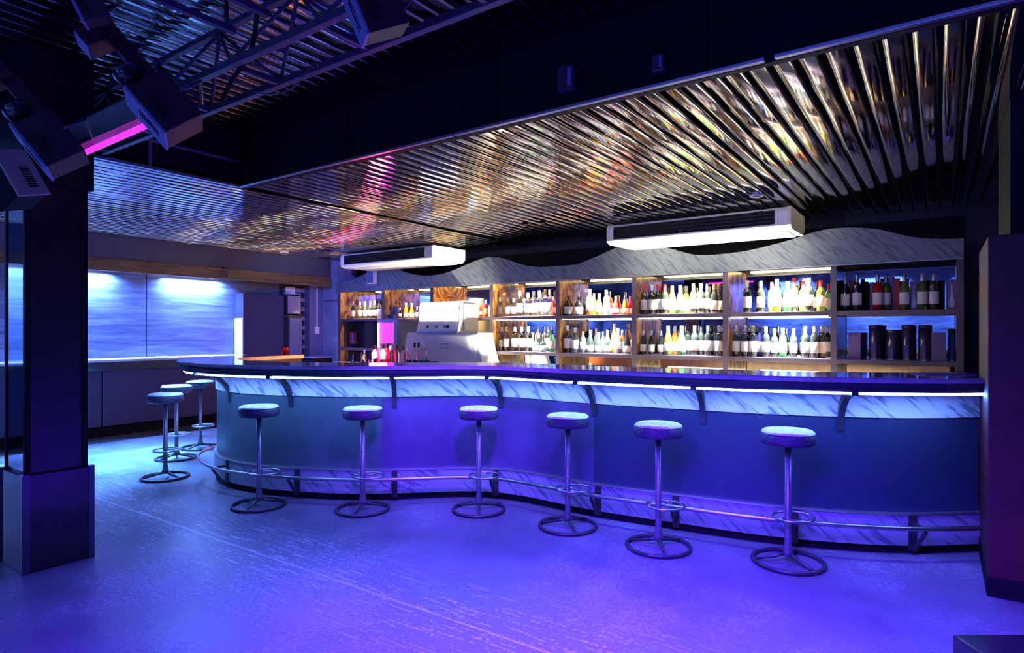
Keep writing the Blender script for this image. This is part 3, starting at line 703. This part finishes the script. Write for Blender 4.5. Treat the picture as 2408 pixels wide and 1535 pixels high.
D, G, O, A_, C_, R_, T_ = 'g_dark','g_green','g_olive','g_amber','g_clear','g_red','g_teal'
row(0, 1, [(830.5,710,'wine',D,'c_silver','paper_grey'),(847,710,'wine',D,'c_silver','paper_grey'),(859,708.6,'wine',D,'c_silver','paper'),(871,708.6,'wine',D,'c_silver','paper_grey'),(881.5,708,'wine',D,'c_white','paper_grey'),(893,706,'spirit',C_,'c_black','paper')])
row(0, 0, [(848,801,'slim',D,'c_black',None)])
row(1, 1, [(941,723,'slim',C_,'c_white','paper'),(955,713,'cone',A_,'c_white','paper'),(968.5,713,'cone',A_,'c_white','paper'),(981,722,'spirit',C_,'c_white','paper')])
row(2, 1, [(1131,716,'slim',R_,'c_red','paper'),(1143,706,'wine',R_,'c_white','paper')])
row(3, 1, [(1173,700,'wine',C_,'c_white','paper'),(1194,700,'spirit',C_,'c_white','paper'),(1208,701,'spirit',C_,'c_white','paper'),(1222,684,'wine',C_,'c_white','paper'),(1242,689,'spirit',C_,'c_white','paper'),(1255,685,'spirit',C_,'c_white','paper'),(1269,683,'spirit',C_,'c_white','paper'),(1282,680,'wine',C_,'c_gold','paper'),(1293,680,'wine',C_,'c_gold','paper'),(1233,702,'wine',C_,'c_white',None,1),(1302,697,'slim',R_,'c_red','paper')])
row(3, 0, [(1179.5,770,'slim','g_brown','c_silver','paper_grey'),(1191,768,'wine','g_brown','c_gold','paper'),(1211,768,'spirit',C_,'c_white','paper'),(1227,768,'spirit',C_,'c_silver','paper'),(1243,768,'spirit',C_,'c_white','paper'),(1260,786,'squat',G,'c_black','paper'),(1277,786,'squat',D,'c_black','paper'),(1290,768,'spirit',C_,'c_white','paper'),(1298,776,'wine',G,'c_black','paper')])
row(4, 1, [(1336.5,685,'squat','g_brown','c_gold','paper'),(1361,686,'squat',D,'c_white','paper'),(1387,680,'spirit',A_,'c_white','paper'),(1397,690,'wine',O,'c_gold',None,1),(1409,690,'champ',O,'c_gold','paper'),(1425.6,683,'wine',T_,'c_white','paper'),(1433,696,'cone',R_,'c_red','paper'),(1448,696,'cone',R_,'c_silver','paper'),(1470,696,'cone',A_,'c_black','paper'),(1482,696,'cone',R_,'c_red','paper')])
row(4, 0, [(1335,765,'spirit','g_brown','c_white','paper'),(1353,770,'spirit',T_,'c_white','paper'),(1366,772,'slim',A_,'c_red',None,1),(1371,779,'spirit',T_,'c_silver','paper'),(1388,777,'cone',D,'c_black','paper'),(1402,772,'slim',D,'c_black',None,1),(1408,781,'cone',D,'c_white','paper'),(1418,779,'slim','g_blue','c_black','paper',1),(1429,777,'cone',D,'c_silver','paper'),(1444.6,762,'slim',A_,'c_gold','paper'),(1453.5,773,'slim',T_,'c_white','paper'),(1463.5,776,'wine',A_,'c_silver','paper'),(1474.5,778,'cone',D,'c_black','paper')])
row(5, 1, [(1515,670,'wine',D,'c_red','paper'),(1533,670,'wine',D,'c_white','paper'),(1548,669,'wine',D,'c_red','paper'),(1563.5,669,'wine',D,'c_red','paper'),(1581,670,'champ',O,'c_white','paper'),(1600,671,'champ',G,'c_white','paper'),(1614,672,'champ',O,'c_white','paper'),(1630.5,668,'wine',D,'c_gold','paper'),(1648,667,'wine',D,'c_white','paper'),(1663,667,'wine',D,'c_silver','paper'),(1680,668,'champ',D,'c_gold','paper'),(1690.5,667,'champ',D,'c_gold','paper')])
row(5, 0, [(1512,778,'champ',D,'c_silver','paper'),(1532,778,'champ',D,'c_silver','paper'),(1554,778,'champ',D,'c_silver','paper'),(1571,767,'champ',O,'c_white','paper'),(1587,767,'champ',A_,'c_white','paper'),(1603,766,'champ',G,'c_silver','paper'),(1618,766,'wine',D,'c_black','paper_rose'),(1633.5,766,'wine',D,'c_silver','paper_rose'),(1649,766,'wine',D,'c_black','paper_rose'),(1665,766,'wine',D,'c_silver','paper'),(1681,766,'wine',D,'c_black','paper'),(1691,766,'wine',D,'c_silver','paper')])
row(6, 1, [(1757,660,'wine',D,'c_white','paper'),(1789,660,'wine',D,'c_silver','paper'),(1815,664,'wine',O,'c_white','paper',1),(1827,656,'wine',O,'c_white','paper'),(1852,662,'wine',G,'c_white','paper'),(1867,654,'wine',D,'c_red','paper'),(1889,661,'wine',O,'c_red','paper',1),(1902.5,653,'wine',D,'c_red','paper'),(1930,659,'wine',O,'c_red','paper')])
row(6, 0, [(1731,766,'wine',D,'c_silver','paper'),(1752,766,'wine',D,'c_silver','paper'),(1771,766,'wine',D,'c_gold','paper'),(1786,768,'wine','g_blue','c_black','paper',1),(1801,767,'wine',D,'c_silver','paper'),(1821.6,773,'wine',D,'c_gold','paper'),(1841,771,'wine',G,'c_silver','paper'),(1866,773,'wine',D,'c_silver','paper'),(1894,766,'wine',D,'c_silver','paper'),(1915,766,'wine',D,'c_gold','paper'),(1932,766,'wine',D,'c_silver','paper')])
row(7, 1, [(1988,651,'wine',D,'c_silver','paper'),(2015,647,'wine',D,'c_silver','paper'),(2063.7,647,'wine','g_red','c_silver','paper'),(2084,647,'wine',O,'c_silver','paper'),(2127,646,'wine',O,'c_silver','paper'),(2169,643,'wine',O,'c_silver','paper'),(2196,643,'wine','g_brown','c_silver','paper')])
# gift boxes behind the bottles of the dark bay
def gbox(px0, px1, yt, Y, z, d, m, label, fig=False):
    xa, xb = x_at(px0, Y), x_at(px1, Y); h = z_at(px1, yt, Y)-z
    xb = min(xb, DIV[8]-0.026); xa = max(xa, DIV[7]+0.026)
    r = empty('gift_box', ((xa+xb)/2, Y, z), 0, label, 'box', 'boxes in the dark rightmost bay')
    hw = (xb-xa)/2
    MB().box(-hw, hw, 0, d, 0, h-0.02, 0.003).build('carton', M[m], r)
    MB().box(-hw-0.001, hw+0.001, -0.001, d+0.001, h-0.02, h, 0.002).build('lid', M[m], r)
    if fig:
        s = h*0.78; P_ = [(r_*hw*0.62, z_*s+0.015) for r_, z_ in [(.6,0),(.95,.08),(1,.2),(.8,.38),(.35,.55),(.28,.7),(.28,1)]]
        P_ = P_+[(-a, b) for a, b in P_[::-1]]
        MB().poly(P_, (-0.003, -0.0005), 'Y').build('bottle_picture', M['g_pic'], r)
    return r
M['g_pic'] = mat('pale_blue_print', (0.35,0.45,0.75), 0.5)
gbox(1966, 1981, 659, 7.00, SZ1, 0.10, 'black', 'black gift box at the far left of the upper shelf, dark rightmost bay')
gbox(1996, 2011, 659, 7.00, SZ1, 0.10, 'redcard', 'red gift box between the first two bottles, upper shelf of the dark bay')
gbox(2023, 2041, 662, 7.02, SZ1, 0.10, 'black', 'black gift box right of the second bottle, upper shelf of the dark bay')
gbox(2045, 2056, 663, 6.98, SZ1, 0.08, 'purplebox', 'narrow violet gift box left of the red bottle, upper shelf of the dark bay')
gbox(2090, 2100, 646, 7.06, SZ1, 0.08, 'greyblue', 'tall grey-blue gift box rising behind the olive bottle, upper shelf of the dark bay')
gbox(2100, 2116, 654, 6.96, SZ1, 0.08, 'redcard', 'dark red gift box in the middle of the upper shelf, dark bay')
gbox(2140, 2157, 661, 6.93, SZ1, 0.10, 'purplebox', 'violet gift box printed with a pale blue bottle, mid upper shelf of the dark bay', True)
gbox(2178, 2188, 659, 7.02, SZ1, 0.08, 'black', 'black gift box between the last two bottles, upper shelf of the dark bay')
gbox(2206, 2222, 660, 7.00, SZ1, 0.10, 'black', 'black gift box right of the last bottle, upper shelf of the dark bay')
gbox(2227, 2252, 657, 6.90, SZ1, 0.12, 'purplebox', 'wide violet gift box printed with a bottle, right end of the upper shelf', True)
gbox(1995, 2024, 782, 6.86, SZ2, 0.20, 'purplebox', 'plain violet carton at the left of the lower shelf, dark rightmost bay')
gbox(2190, 2224, 782, 6.86, SZ2, 0.12, 'purplebox', 'plain violet carton right of the tins, lower shelf of the dark bay')
for i, (p0, p1, yt, lab) in enumerate(((2043,2075,764,'tall dark tin canister, leftmost of the four on the lower shelf'),(2083,2116,775,'shorter dark tin canister with a lid rim, second of the four tins'),(2120,2151,764,'tall dark tin canister just right of the short one'),(2159,2191,764,'tall dark tin canister beside the plain violet carton'),(2230,2252,773,'slim blue glass jar at the right end of the lower shelf'))):
    Y = 6.93; xa, xb = x_at(p0, Y), x_at(p1, Y); xb = min(xb, DIV[8]-0.03); h = z_at(p0, yt, Y)-SZ2; R = (xb-xa)/2*0.98
    t = empty('tin_canister' if i < 4 else 'glass_jar', ((xa+xb)/2, Y, SZ2+0.0005), 0, lab, 'tin' if i < 4 else 'jar', 'tin canisters on the lower shelf' if i < 4 else None)
    MB().lathe([(R*0.97,0),(R,0.006),(R,h-0.03)], 28).build('body', M['tin' if i < 4 else 'g_blue'], t)
    MB().lathe([(R*1.02,h-0.03),(R*1.02,h-0.004),(R*0.96,h)], 28).build('lid', M['tin'], t)
    MB().lathe([(R*1.015,0.0),(R*1.015,0.012)], 28, cap=False).build('foot_rim', M['steel'], t)
# cups, shakers, box on bays 2 and 3
def tumbler(x, y, z, r, h, m, name, label, cat, group):
    o = MB().lathe([(r*0.8,0),(r*0.82,0.004),(r,h),(r*0.92,h),(r*0.75,0.008),(0,0.008)], 20, cap=False).build(name, M[m]); o.location = (x, y, z+0.0005); tag(o, label, cat, group); return o
for k, px in enumerate((907, 912.5, 918.5)):
    x = max(x_at(px, 6.88), DIV[1]+0.06+k*0.055); tumbler(x, 6.88, SZ1, 0.025, 0.06, 'g_blue', 'shot_glass', '%s small dark cup beside the divider, upper shelf of the second bay' % ['leftmost','middle','rightmost'][k], 'cup', 'small cups in the second bay')
for k, px in enumerate((925, 935)):
    tumbler(x_at(px, 6.93)+0.02*k, 6.93, SZ1, 0.036, 0.19, 'g_blue', 'tall_tumbler', ['tall blue tumbler just right of the small cups','tall blue tumbler nearest the white slim bottle'][k], 'tumbler', 'tall blue tumblers in the second bay')
xa = x_at(1108, 6.9)
wb = MB().box(xa, xa+0.14, 6.88, 7.02, SZ1, SZ1+0.27, 0.004).build('white_carton', M['white']); origin(wb, (xa+0.07, 6.95, SZ1)); tag(wb, 'white carton right of the dispenser on the upper shelf, third bay', 'box')
# glasses and pourers on the worktop, seen above the bar
for k, (px, yt, kind, g) in enumerate(((881,812,'spirit',C_),(890,816,'squat',R_),(901.5,810,'spirit',C_),(912,808,'wine',R_),(923,812,'spirit',C_),(933,812,'wine',C_),(949,813,'spirit',C_),(960,816,'squat',C_),(975,806,'wine',C_),(984,806,'wine',C_),(996,806,'spirit',C_))):
    Y = 6.18+0.085*(k % 2); z = WT; x = x_at(px, Y); h = z_at(px, yt, Y)-z
    nm = ['standing at the left end of the pourer row','next to the leftmost pourer bottle','in front of the neon tube','in front of the pink window','at the right half of the pink window','before the fridge handle','at the left hem of the cloth','with dark stopper, before the cloth','over the left dark tray','over the gap between the dark trays','at the right end of the pourer row'][k]
    put_bottle(x, Y, z, h, kind, g, 'c_black' if k % 3 != 1 else 'c_silver', None, '%s pourer bottle %s' % ('red' if g == R_ else 'clear', nm), 'pourer bottles on the worktop')
put_bottle(x_at(856.5,6.2), 6.2, WT, 0.23, 'cone', C_, 'c_silver', None, 'clear pink-lit bottle between the stacked glasses and the small glass', 'pourer bottles on the worktop')
for k, px in enumerate((830, 837)):
    for j in range(2):
        tumbler(x_at(px, 6.16+0.0*k)+0.015*k, 6.16+0.09*k, WT+0.09*j, 0.034, 0.10, 'g_clear', 'tumbler', '%s glass tumbler of the %s stack at the left end of the worktop' % (['lower','upper'][j], ['left','right'][k]), 'glass', 'stacked tumblers')
tumbler(x_at(868,6.16), 6.16, WT, 0.035, 0.085, 'g_clear', 'tumbler', 'single low tumbler right of the pink-lit bottle', 'glass', None)
for k, px in enumerate((953+7, 975, 990, 1002)):
    x = x_at(px, 6.13)
    tumbler(x, 6.145, WT, 0.045, 0.11, 'g_blue', 'dark_holder', 'dark blue napkin holder, %s of the four before the cloth' % ['leftmost','second','third','rightmost'][k], 'holder', 'dark holders on the worktop')
for k, px in enumerate((1016, 1027)):
    tumbler(x_at(px, 6.13), 6.135, WT, 0.032, 0.10, 'g_clear', 'tumbler', ['clear tumbler right of the dark holders','rightmost clear tumbler before the cloth'][k], 'glass', 'tumblers before the cloth')
# red candle glass on the arm of the bar, small items there
p = at_z(706, 848, 1.085); 
cx, cy = CUR[2][0]+CUR[2][2]*0.06, CUR[2][1]+CUR[2][3]*0.06
o = MB().lathe([(0.028,0),(0.036,0.03),(0.036,0.075),(0.031,0.085),(0.029,0.03),(0,0.02)], 20, cap=False).build('candle_glass', M['g_red']); o.location = (cx, cy, 1.0855); tag(o, 'red candle glass on the rear tip of the counter', 'candle glass')

# ------------------------------------------------------------------ air conditioners
def make_ac():
    r = empty('air_conditioner')
    Wd = 1.86
    side = [(0,0),(0.06,-0.012),(0.62,-0.0),(0.68,0.05),(0.68,0.19),(0.02,0.19),(-0.01,0.15),(-0.012,0.02)]
    MB().poly(side, (0.03, Wd-0.03), 'X').build('casing', M['white'], r)
    sd = [(0.005,0.004),(0.06,-0.015),(0.62,-0.004),(0.682,0.045),(0.682,0.192),(0.01,0.192),(-0.015,0.15),(-0.016,0.02)]
    MB().poly(sd, (0.0, 0.032), 'X').build('end_cover', M['cream'], r); MB().poly(sd, (Wd-0.032, Wd), 'X').build('end_cover', M['cream'], r)
    MB().box(0.08, Wd-0.14, -0.0165, -0.008, 0.035, 0.165, 0.003).build('outlet', M['black'], r)
    for k in range(3): MB().box(0.08, Wd-0.14, -0.022, -0.0155, 0.06+k*0.035, 0.064+k*0.035).build('louver', M['ironblack'], r)
    MB().box(0.06, Wd-0.06, 0.12, 0.58, -0.018, -0.012, 0.002).build('intake_grille', M['white'], r)
    MB().box(Wd-0.32, Wd-0.24, -0.018, -0.012, 0.162, 0.17).build('badge', M['black'], r)
    for x in (0.3, Wd-0.3): MB().box(x-0.03, x+0.03, 0.3, 0.34, 0.19, 0.225).build('hanger', M['ironblack'], r)
    return r
ac = make_ac(); ac.location = (-7.40, 6.05, 2.305)
tag(ac, 'ceiling-hung air conditioner farther away, above the leftmost bays', 'air conditioner', 'ceiling air conditioners')
a2 = copy_tree(ac); a2.location = (-2.97, 6.05, 2.305); tag(a2, 'ceiling-hung air conditioner nearer the camera, with a glowing white underside', 'air conditioner', 'ceiling air conditioners')
# small speaker on the valance
xs_, = (x_at(875, 6.72),)
spk = empty('wall_speaker', (xs_, 6.72, z_at(875, 668, 6.72)), 0, 'small white speaker hung on the left end of the wavy valance', 'speaker')
MB().box(-0.085, 0.085, -0.04, 0.04, 0, 0.23, 0.012).build('cabinet', M['white'], spk)
MB().box(-0.068, 0.068, -0.046, -0.041, 0.02, 0.21, 0.002).build('grille', M['greyblue'], spk)

# ------------------------------------------------------------------ things by the left wall
def simple(name, mb, m, label, cat, p):
    o = mb.build(name, m); origin(o, p); tag(o, label, cat); return o
nc = empty('covered_cabinet', (-8.8, 5.6, 0), 0, 'tall plain navy cabinet against the left wall', 'cabinet')
rel(MB().box(XL+0.03, -8.70, 5.25, 5.96, 0.0, 1.92, 0.004).build('body', M['navy'], nc), nc)
rel(MB().box(XL+0.03, -8.705, 5.238, 5.25, 0.0, 1.54, 0.002).build('side_strip', M['white'], nc), nc)
fc = empty('narrow_fridge', (-8.75, 6.05, 0), 0, 'narrow blue-grey fridge below the old television', 'fridge')
rel(MB().box(XL+0.06, -8.60, 5.975, 6.22, 0.0, 1.58, 0.006).build('body', M['ironblack'], fc), fc)
rel(MB().box(-8.60, -8.58, 5.99, 6.21, 0.05, 1.55, 0.004).build('door', M['greyblue'], fc), fc)
tv = empty('old_television', (-8.72, 6.10, 1.60), 0, 'old tube television on top of the narrow fridge', 'television')
MB().box(-0.17, 0.08, -0.13, 0.13, 0, 0.34, 0.02).build('cabinet', M['blackgloss'], tv)
MB().box(0.08, 0.10, -0.12, 0.12, 0.02, 0.32, 0.009).build('screen', M['screen'], tv)
MB().box(-0.17, 0.11, -0.14, 0.13, -0.02, 0.0, 0.003).build('stand_board', M['brown'], tv)
simple('paper_notice', MB().box(XL+0.051, XL+0.062, 6.12, 6.30, 1.96, 2.08), M['white'], 'white paper notice on the wall above the television', 'notice', (XL+0.056, 6.2, 2.0))
cd = empty('conduit', (-8.78, 6.6, 0), 0, 'vertical cable conduit with a switch box beside the plastered pier', 'conduit')
rel(MB().tube([(-8.785, 6.66, 1.42), (-8.785, 6.66, 2.30)], 0.014, 10).build('pipe', M['white'], cd), cd)
rel(MB().box(-8.80, -8.765, 6.62, 6.70, 1.29, 1.42, 0.006).build('switch_box', M['white'], cd), cd)
ch = empty('low_cupboard', (-7.75, 5.9, 0), 0, 'low dark cupboard in front of the plastered pier', 'cupboard')
rel(MB().box(-7.93, -7.68, 5.75, 6.1, 0, 0.93, 0.005).build('body', M['black'], ch), ch)
rel(MB().box(-7.95, -7.66, 5.73, 6.12, 0.93, 0.955, 0.004).build('lid', M['greyblue'], ch), ch)
# small things on the left ledge and soffit
simple('ashtray', MB().box(-8.66, -8.60, 3.95, 4.10, 0.986, 1.003, 0.004), M['white'], 'small white tray on the lit ledge of the left wall', 'tray', (-8.63, 4.02, 0.986))
p = x_at(492, 6.0)
ss = empty('ceiling_bulb', (-8.33, 4.75, 2.16), 0, 'small clear bulb lamp under the brown board of the left wall', 'lamp')
MB().lathe([(0,-0.06),(0.03,-0.05),(0.042,-0.015),(0.034,0.03),(0.02,0.05),(0.02,0.075),(0,0.075)], 18).build('bulb', M['g_clear'], ss)
MB().box(-0.04, -0.0, -0.02, 0.02, 0.07, 0.10).build('holder', M['black'], ss)

# smoke detectors / downlights in the low ceiling
for (px, y, lab, r) in ((1779, 458, 'round chrome downlight in the slatted ceiling above the nearer air conditioner', 0.05), (668, 592, 'round chrome downlight in the far left of the slatted ceiling', 0.06)):
    t = F*(CAMZ-ZC)/(y-HOR); d = ray(px); X, Y = d[0]*t, d[1]*t
    o = empty('downlight', (X, Y, ZC-0.002), 0, lab, 'ceiling light')
    MB().tube([(r*math.cos(a), r*math.sin(a), -0.006) for a in [2*PI*k/28 for k in range(28)]], 0.008, 8, True).build('ring', M['white'], o)
    MB().lathe([(0,0),(r*0.9,0),(r*0.9,-0.003),(0,-0.003)], 24).build('lens', M['black'], o)
for (px, y, lab) in ((1277, 518, 'small black sensor on the slatted ceiling, right one of the pair'), (1236, 521, 'small black sensor on the slatted ceiling, left one of the pair')):
    t = F*(CAMZ-ZC)/(y-HOR); d = ray(px); X, Y = d[0]*t, d[1]*t
    o = MB().box(-0.025, 0.025, -0.025, 0.025, -0.03, 0, 0.006).build('sensor', M['black']); o.location = (X, Y, ZC-0.002); tag(o, lab, 'sensor', 'ceiling sensors')

# ------------------------------------------------------------------ lighting truss over the dance floor
tr = empty('lighting_truss', (-1.8, 1.66, 2.55), 0, 'dark steel lighting truss hung below the raised ceiling', 'truss')
TZ = 2.545
M['truss'] = mat('truss_paint', (0.04,0.035,0.06), 0.5)
XA, XB = -4.66, 1.2
for (y, z) in ((1.79, TZ), (1.53, TZ)):
    rel(MB().box(XA, XB, y-0.017, y+0.017, z-0.0, z+0.034, 0.003).build('chord', M['truss'], tr), tr)
rel(MB().box(XA, XB, 1.645, 1.675, 2.84, 2.87, 0.003).build('chord', M['truss'], tr), tr)
x = XA+0.1; k = 0
while x < XB-0.5:
    rel(MB().box(x-0.012, x+0.012, 1.55, 1.77, TZ+0.004, TZ+0.030).build('cross_bar', M['truss'], tr), tr)
    for y in (1.53, 1.79):
        rel(MB().tube([(x, y, TZ+0.03), (x+0.32, 1.66, 2.845)], 0.009, 6).tube([(x+0.64, y, TZ+0.03), (x+0.32, 1.66, 2.845)], 0.009, 6).build('web_rod', M['truss'], tr), tr)
    x += 0.64; k += 1
for x in (-4.2, -2.9, -1.6, -0.3): rel(MB().tube([(x, 1.66, 2.86), (x, 1.66, ZR+0.03)], 0.012, 8).build('hanger', M['ironblack'], tr), tr)
# second truss running across
tr2 = empty('cross_truss', (-3.2, 0.3, 2.6), 0, 'second truss crossing the upper left of the raised ceiling', 'truss')
for (xx, z) in ((-2.55, 2.66), (-2.30, 2.66), (-2.42, 2.88)):
    rel(MB().box(xx-0.014, xx+0.014, -2.0, 1.5, z, z+0.028, 0.003).build('chord', M['truss'], tr2), tr2)
for k in range(8):
    y = -1.9+k*0.42
    rel(MB().tube([(-2.55, y, 2.68), (-2.42, y+0.2, 2.89), (-2.30, y+0.4, 2.68)], 0.008, 6).build('web_rod', M['truss'], tr2), tr2)

# camera-independent placement helpers for the disco scanners
s_, c_ = math.sin(YAW), math.cos(YAW)
RT = Vector((c_, s_, 0)); FW = Vector((-s_, c_, 0)); UP = Vector((0, 0, 1))
def scanner(px, y, dep, size, A, B, label, pale='fixture_light', shell='fixture', neck=True, flip=1):
    p = RT*((px-1204)/F*dep)+FW*dep+UP*(CAMZ-(y-HOR)*dep/F)
    a = (RT*A[0]+UP*A[1]+FW*A[2]).normalized(); b = RT*B[0]+UP*B[1]+FW*B[2]; b = (b-a*b.dot(a)).normalized(); c = a.cross(b)
    r = empty('disco_scanner', p, 0, label, 'stage light', 'disco scanners under the raised ceiling')
    r.rotation_mode = 'QUATERNION'; r.rotation_quaternion = Matrix((a, b, c)).transposed().to_quaternion()
    L, Wd, H = size, size*0.78, size*0.62
    MB().box(-L/2, L/2, -Wd/2+0.012, Wd/2, -H/2, H/2, 0.004).build('housing', M[shell], r)
    mb = MB().box(-L/2-0.003, L/2+0.003, -Wd/2, -Wd/2+0.012, -H/2-0.002, H/2+0.002, 0.002); pn = mb.build('end_plate', M[pale], r)
    for k in range(9):
        x = -L*0.12+k*L*0.055
        MB().box(x, x+L*0.022, -Wd/2-0.002, -Wd/2, -H*0.05, H*0.25).build('vent', M['black'], pn)
        MB().box(x, x+L*0.022, -Wd*0.3, -Wd*0.05, flip*(H/2), flip*(H/2+0.002)) .build('vent', M['black'], pn) if flip > 0 else MB().box(x, x+L*0.022, -Wd*0.3, -Wd*0.05, -H/2-0.002, -H/2).build('vent', M['black'], pn)
    if neck:
        MB().box(-L*1.55, -L*0.5, Wd*0.05, Wd*0.42, -H*0.10, H*0.10, 0.004).build('arm', M[shell], r)
        MB().box(-L*1.75, -L*1.42, -Wd*0.45, Wd*0.35, -H*0.35, H*0.35, 0.004).build('mirror_head', M[shell], r)
        MB().box(-L*1.75, -L*1.42, -Wd*0.47, -Wd*0.45, -H*0.33, H*0.33, 0.002).build('head_plate', M[pale], r)
        MB().lathe([(0.0,0),(L*0.22,0.0),(L*0.24,0.01),(L*0.2,L*0.3),(0,L*0.34)], 20, (0,0,0), Matrix.Translation((-L*0.95, -Wd*0.12, 0))@Matrix.Rotation(PI/2, 4, 'Y')).build('lens_drum', M['blackgloss'], r)
    # yoke
    MB().tube([(0, Wd*0.4, -H*0.6), (0, Wd*0.95, -H*0.6), (0, Wd*0.95, H*0.6), (0, Wd*0.4, H*0.6)], 0.008, 8).build('yoke', M['ironblack'], r)
    return r
scanner(388, 258, 2.70, 0.245, (0.64,-0.77,0.12), (0.80,0.36,0.48), 'disco scanner with vent slots hung in front of the magenta tube')
scanner(120, 340, 2.60, 0.215, (0.60,-0.80,0.12), (0.82,0.30,0.48), 'disco scanner at the head of the square column, pale plate facing down-left')
scanner(30, 425, 2.30, 0.18, (0.45,-0.88,0.1), (-0.85,-0.40,0.40), 'cream disco scanner cut by the left frame edge', 'fixture_cream', 'black', False)
scanner(878, 12, 2.2, 0.215, (0.35,-0.90,0.2), (0.90,0.30,0.35), 'disco scanner at the top edge, hung on the truss over the bar side', 'fixture_light', 'fixture', False)
scanner(212, 12, 2.50, 0.14, (0.35,-0.90,0.2), (0.90,0.30,0.35), 'small disco scanner at the top left edge of the picture', 'fixture_light', 'fixture', False)
# magenta tube
tl = empty('blacklight_tube', (-3.5, 1.41, 2.37), 0, 'glowing magenta tube lamp beside the square column', 'tube light')
rel(MB().tube([(-4.0, 1.425, 2.352), (-3.1, 1.405, 2.352)], 0.016, 10).build('tube', M['uvtube'], tl), tl)
rel(MB().poly([(1.30,2.44),(1.37,2.375),(1.46,2.375),(1.53,2.43),(1.52,2.45),(1.46,2.39),(1.37,2.39),(1.31,2.46)], (-4.03, -3.08), 'X').build('reflector', M['ironblack'], tl), tl)
for x in (-3.9, -3.2): rel(MB().tube([(x, 1.42, 2.38), (x, 1.53, 2.56)], 0.006, 6).build('hanger', M['ironblack'], tl), tl)
rel(MB().box(-4.04, -4.0, 1.36, 1.46, 2.32, 2.42, 0.004).build('end_cap', M['black'], tl), tl)
# hanging cables
def cable(pts, r, label, m='black'):
    P_ = [tuple(v) for v in crom([Vector(q) for q in pts], 6)]
    o = MB().tube(P_, r, 6).build('cable', M[m]); origin(o, P_[0]); tag(o, label, 'cable'); return o
def wp3(px, y, dep): return tuple(RT*((px-1204)/F*dep)+FW*dep+UP*(CAMZ-(y-HOR)*dep/F))
cable([(x_at(750,1.78),1.775,2.56), wp3(738,150,2.64), wp3(690,205,2.66), wp3(640,222,2.7), (x_at(600,1.78),1.775,2.56)], 0.0035, 'loose cable looped over the truss chords', 'ironblack')
cable([wp3(605,30,2.6), wp3(590,120,2.7), wp3(545,190,2.8), wp3(520,240,2.8)], 0.010, 'thick twisted cable running down beside the disco scanner')
cable([wp3(2362,515,4.2), wp3(2362,498,4.2), wp3(2378,468,4.2), wp3(2382,430,4.25), wp3(2396,445,4.3), wp3(2408,480,4.3)], 0.004, 'loose pale wire dangling from the ceiling at the far right', 'cream')
# small fixtures on the fascia
for px, y, lab in ((1340, 190, 'small dark lamp box on the ceiling fascia, the larger one'), (1555, 155, 'small dark socket on the ceiling fascia, right of the lamp box')):
    d = ray(px); t = (PY-0.02)/d[1]; X = d[0]*t; Z = CAMZ-(y-HOR)*t/F
    o = empty('fascia_box', (X, PY-0.02, Z), 0, lab, 'junction box')
    hw = 0.05 if px < 1400 else 0.03
    MB().box(-hw, hw, -0.05, 0, -hw*1.3, hw*1.3, 0.006).build('case', M['ironblack'], o)
    MB().box(hw*0.3, hw*0.75, -0.056, -0.05, -hw*0.9, hw*0.9, 0.002).build('glass_window', M['greyblue'], o)
# stage monitor at the lower right corner
sm = empty('floor_monitor', (0.35, 2.45, 0), 0, 'low black floor speaker at the bottom right corner', 'speaker')
q = at_z(2238, 1490, 0.16)
sm.location = (q[0], q[1], 0); sm.rotation_euler = (0, 0, 0.62)
MB().box(0.0, 0.75, -0.5, 0.0, 0.0, 0.16, 0.01).build('cabinet', M['blackgloss'], sm)
MB().box(0.30, 0.55, -0.06, -0.03, 0.16, 0.175, 0.004).build('handle', M['black'], sm)
# shallow tray on the bar near the right end
q = at_z(2230, 884, 1.085)
bi = near_px(2215); x, y, nx, ny = CUR[bi]
ty = empty('drip_mat', (x+nx*0.0, y+ny*0.0, 1.0855), math.atan2(ny, nx)+PI/2, 'flat grey mat lying on the counter near its right end', 'mat')
MB().box(-0.16, 0.16, -0.06, 0.06, 0, 0.008, 0.002).build('mat_sheet', M['greyblue'], ty)
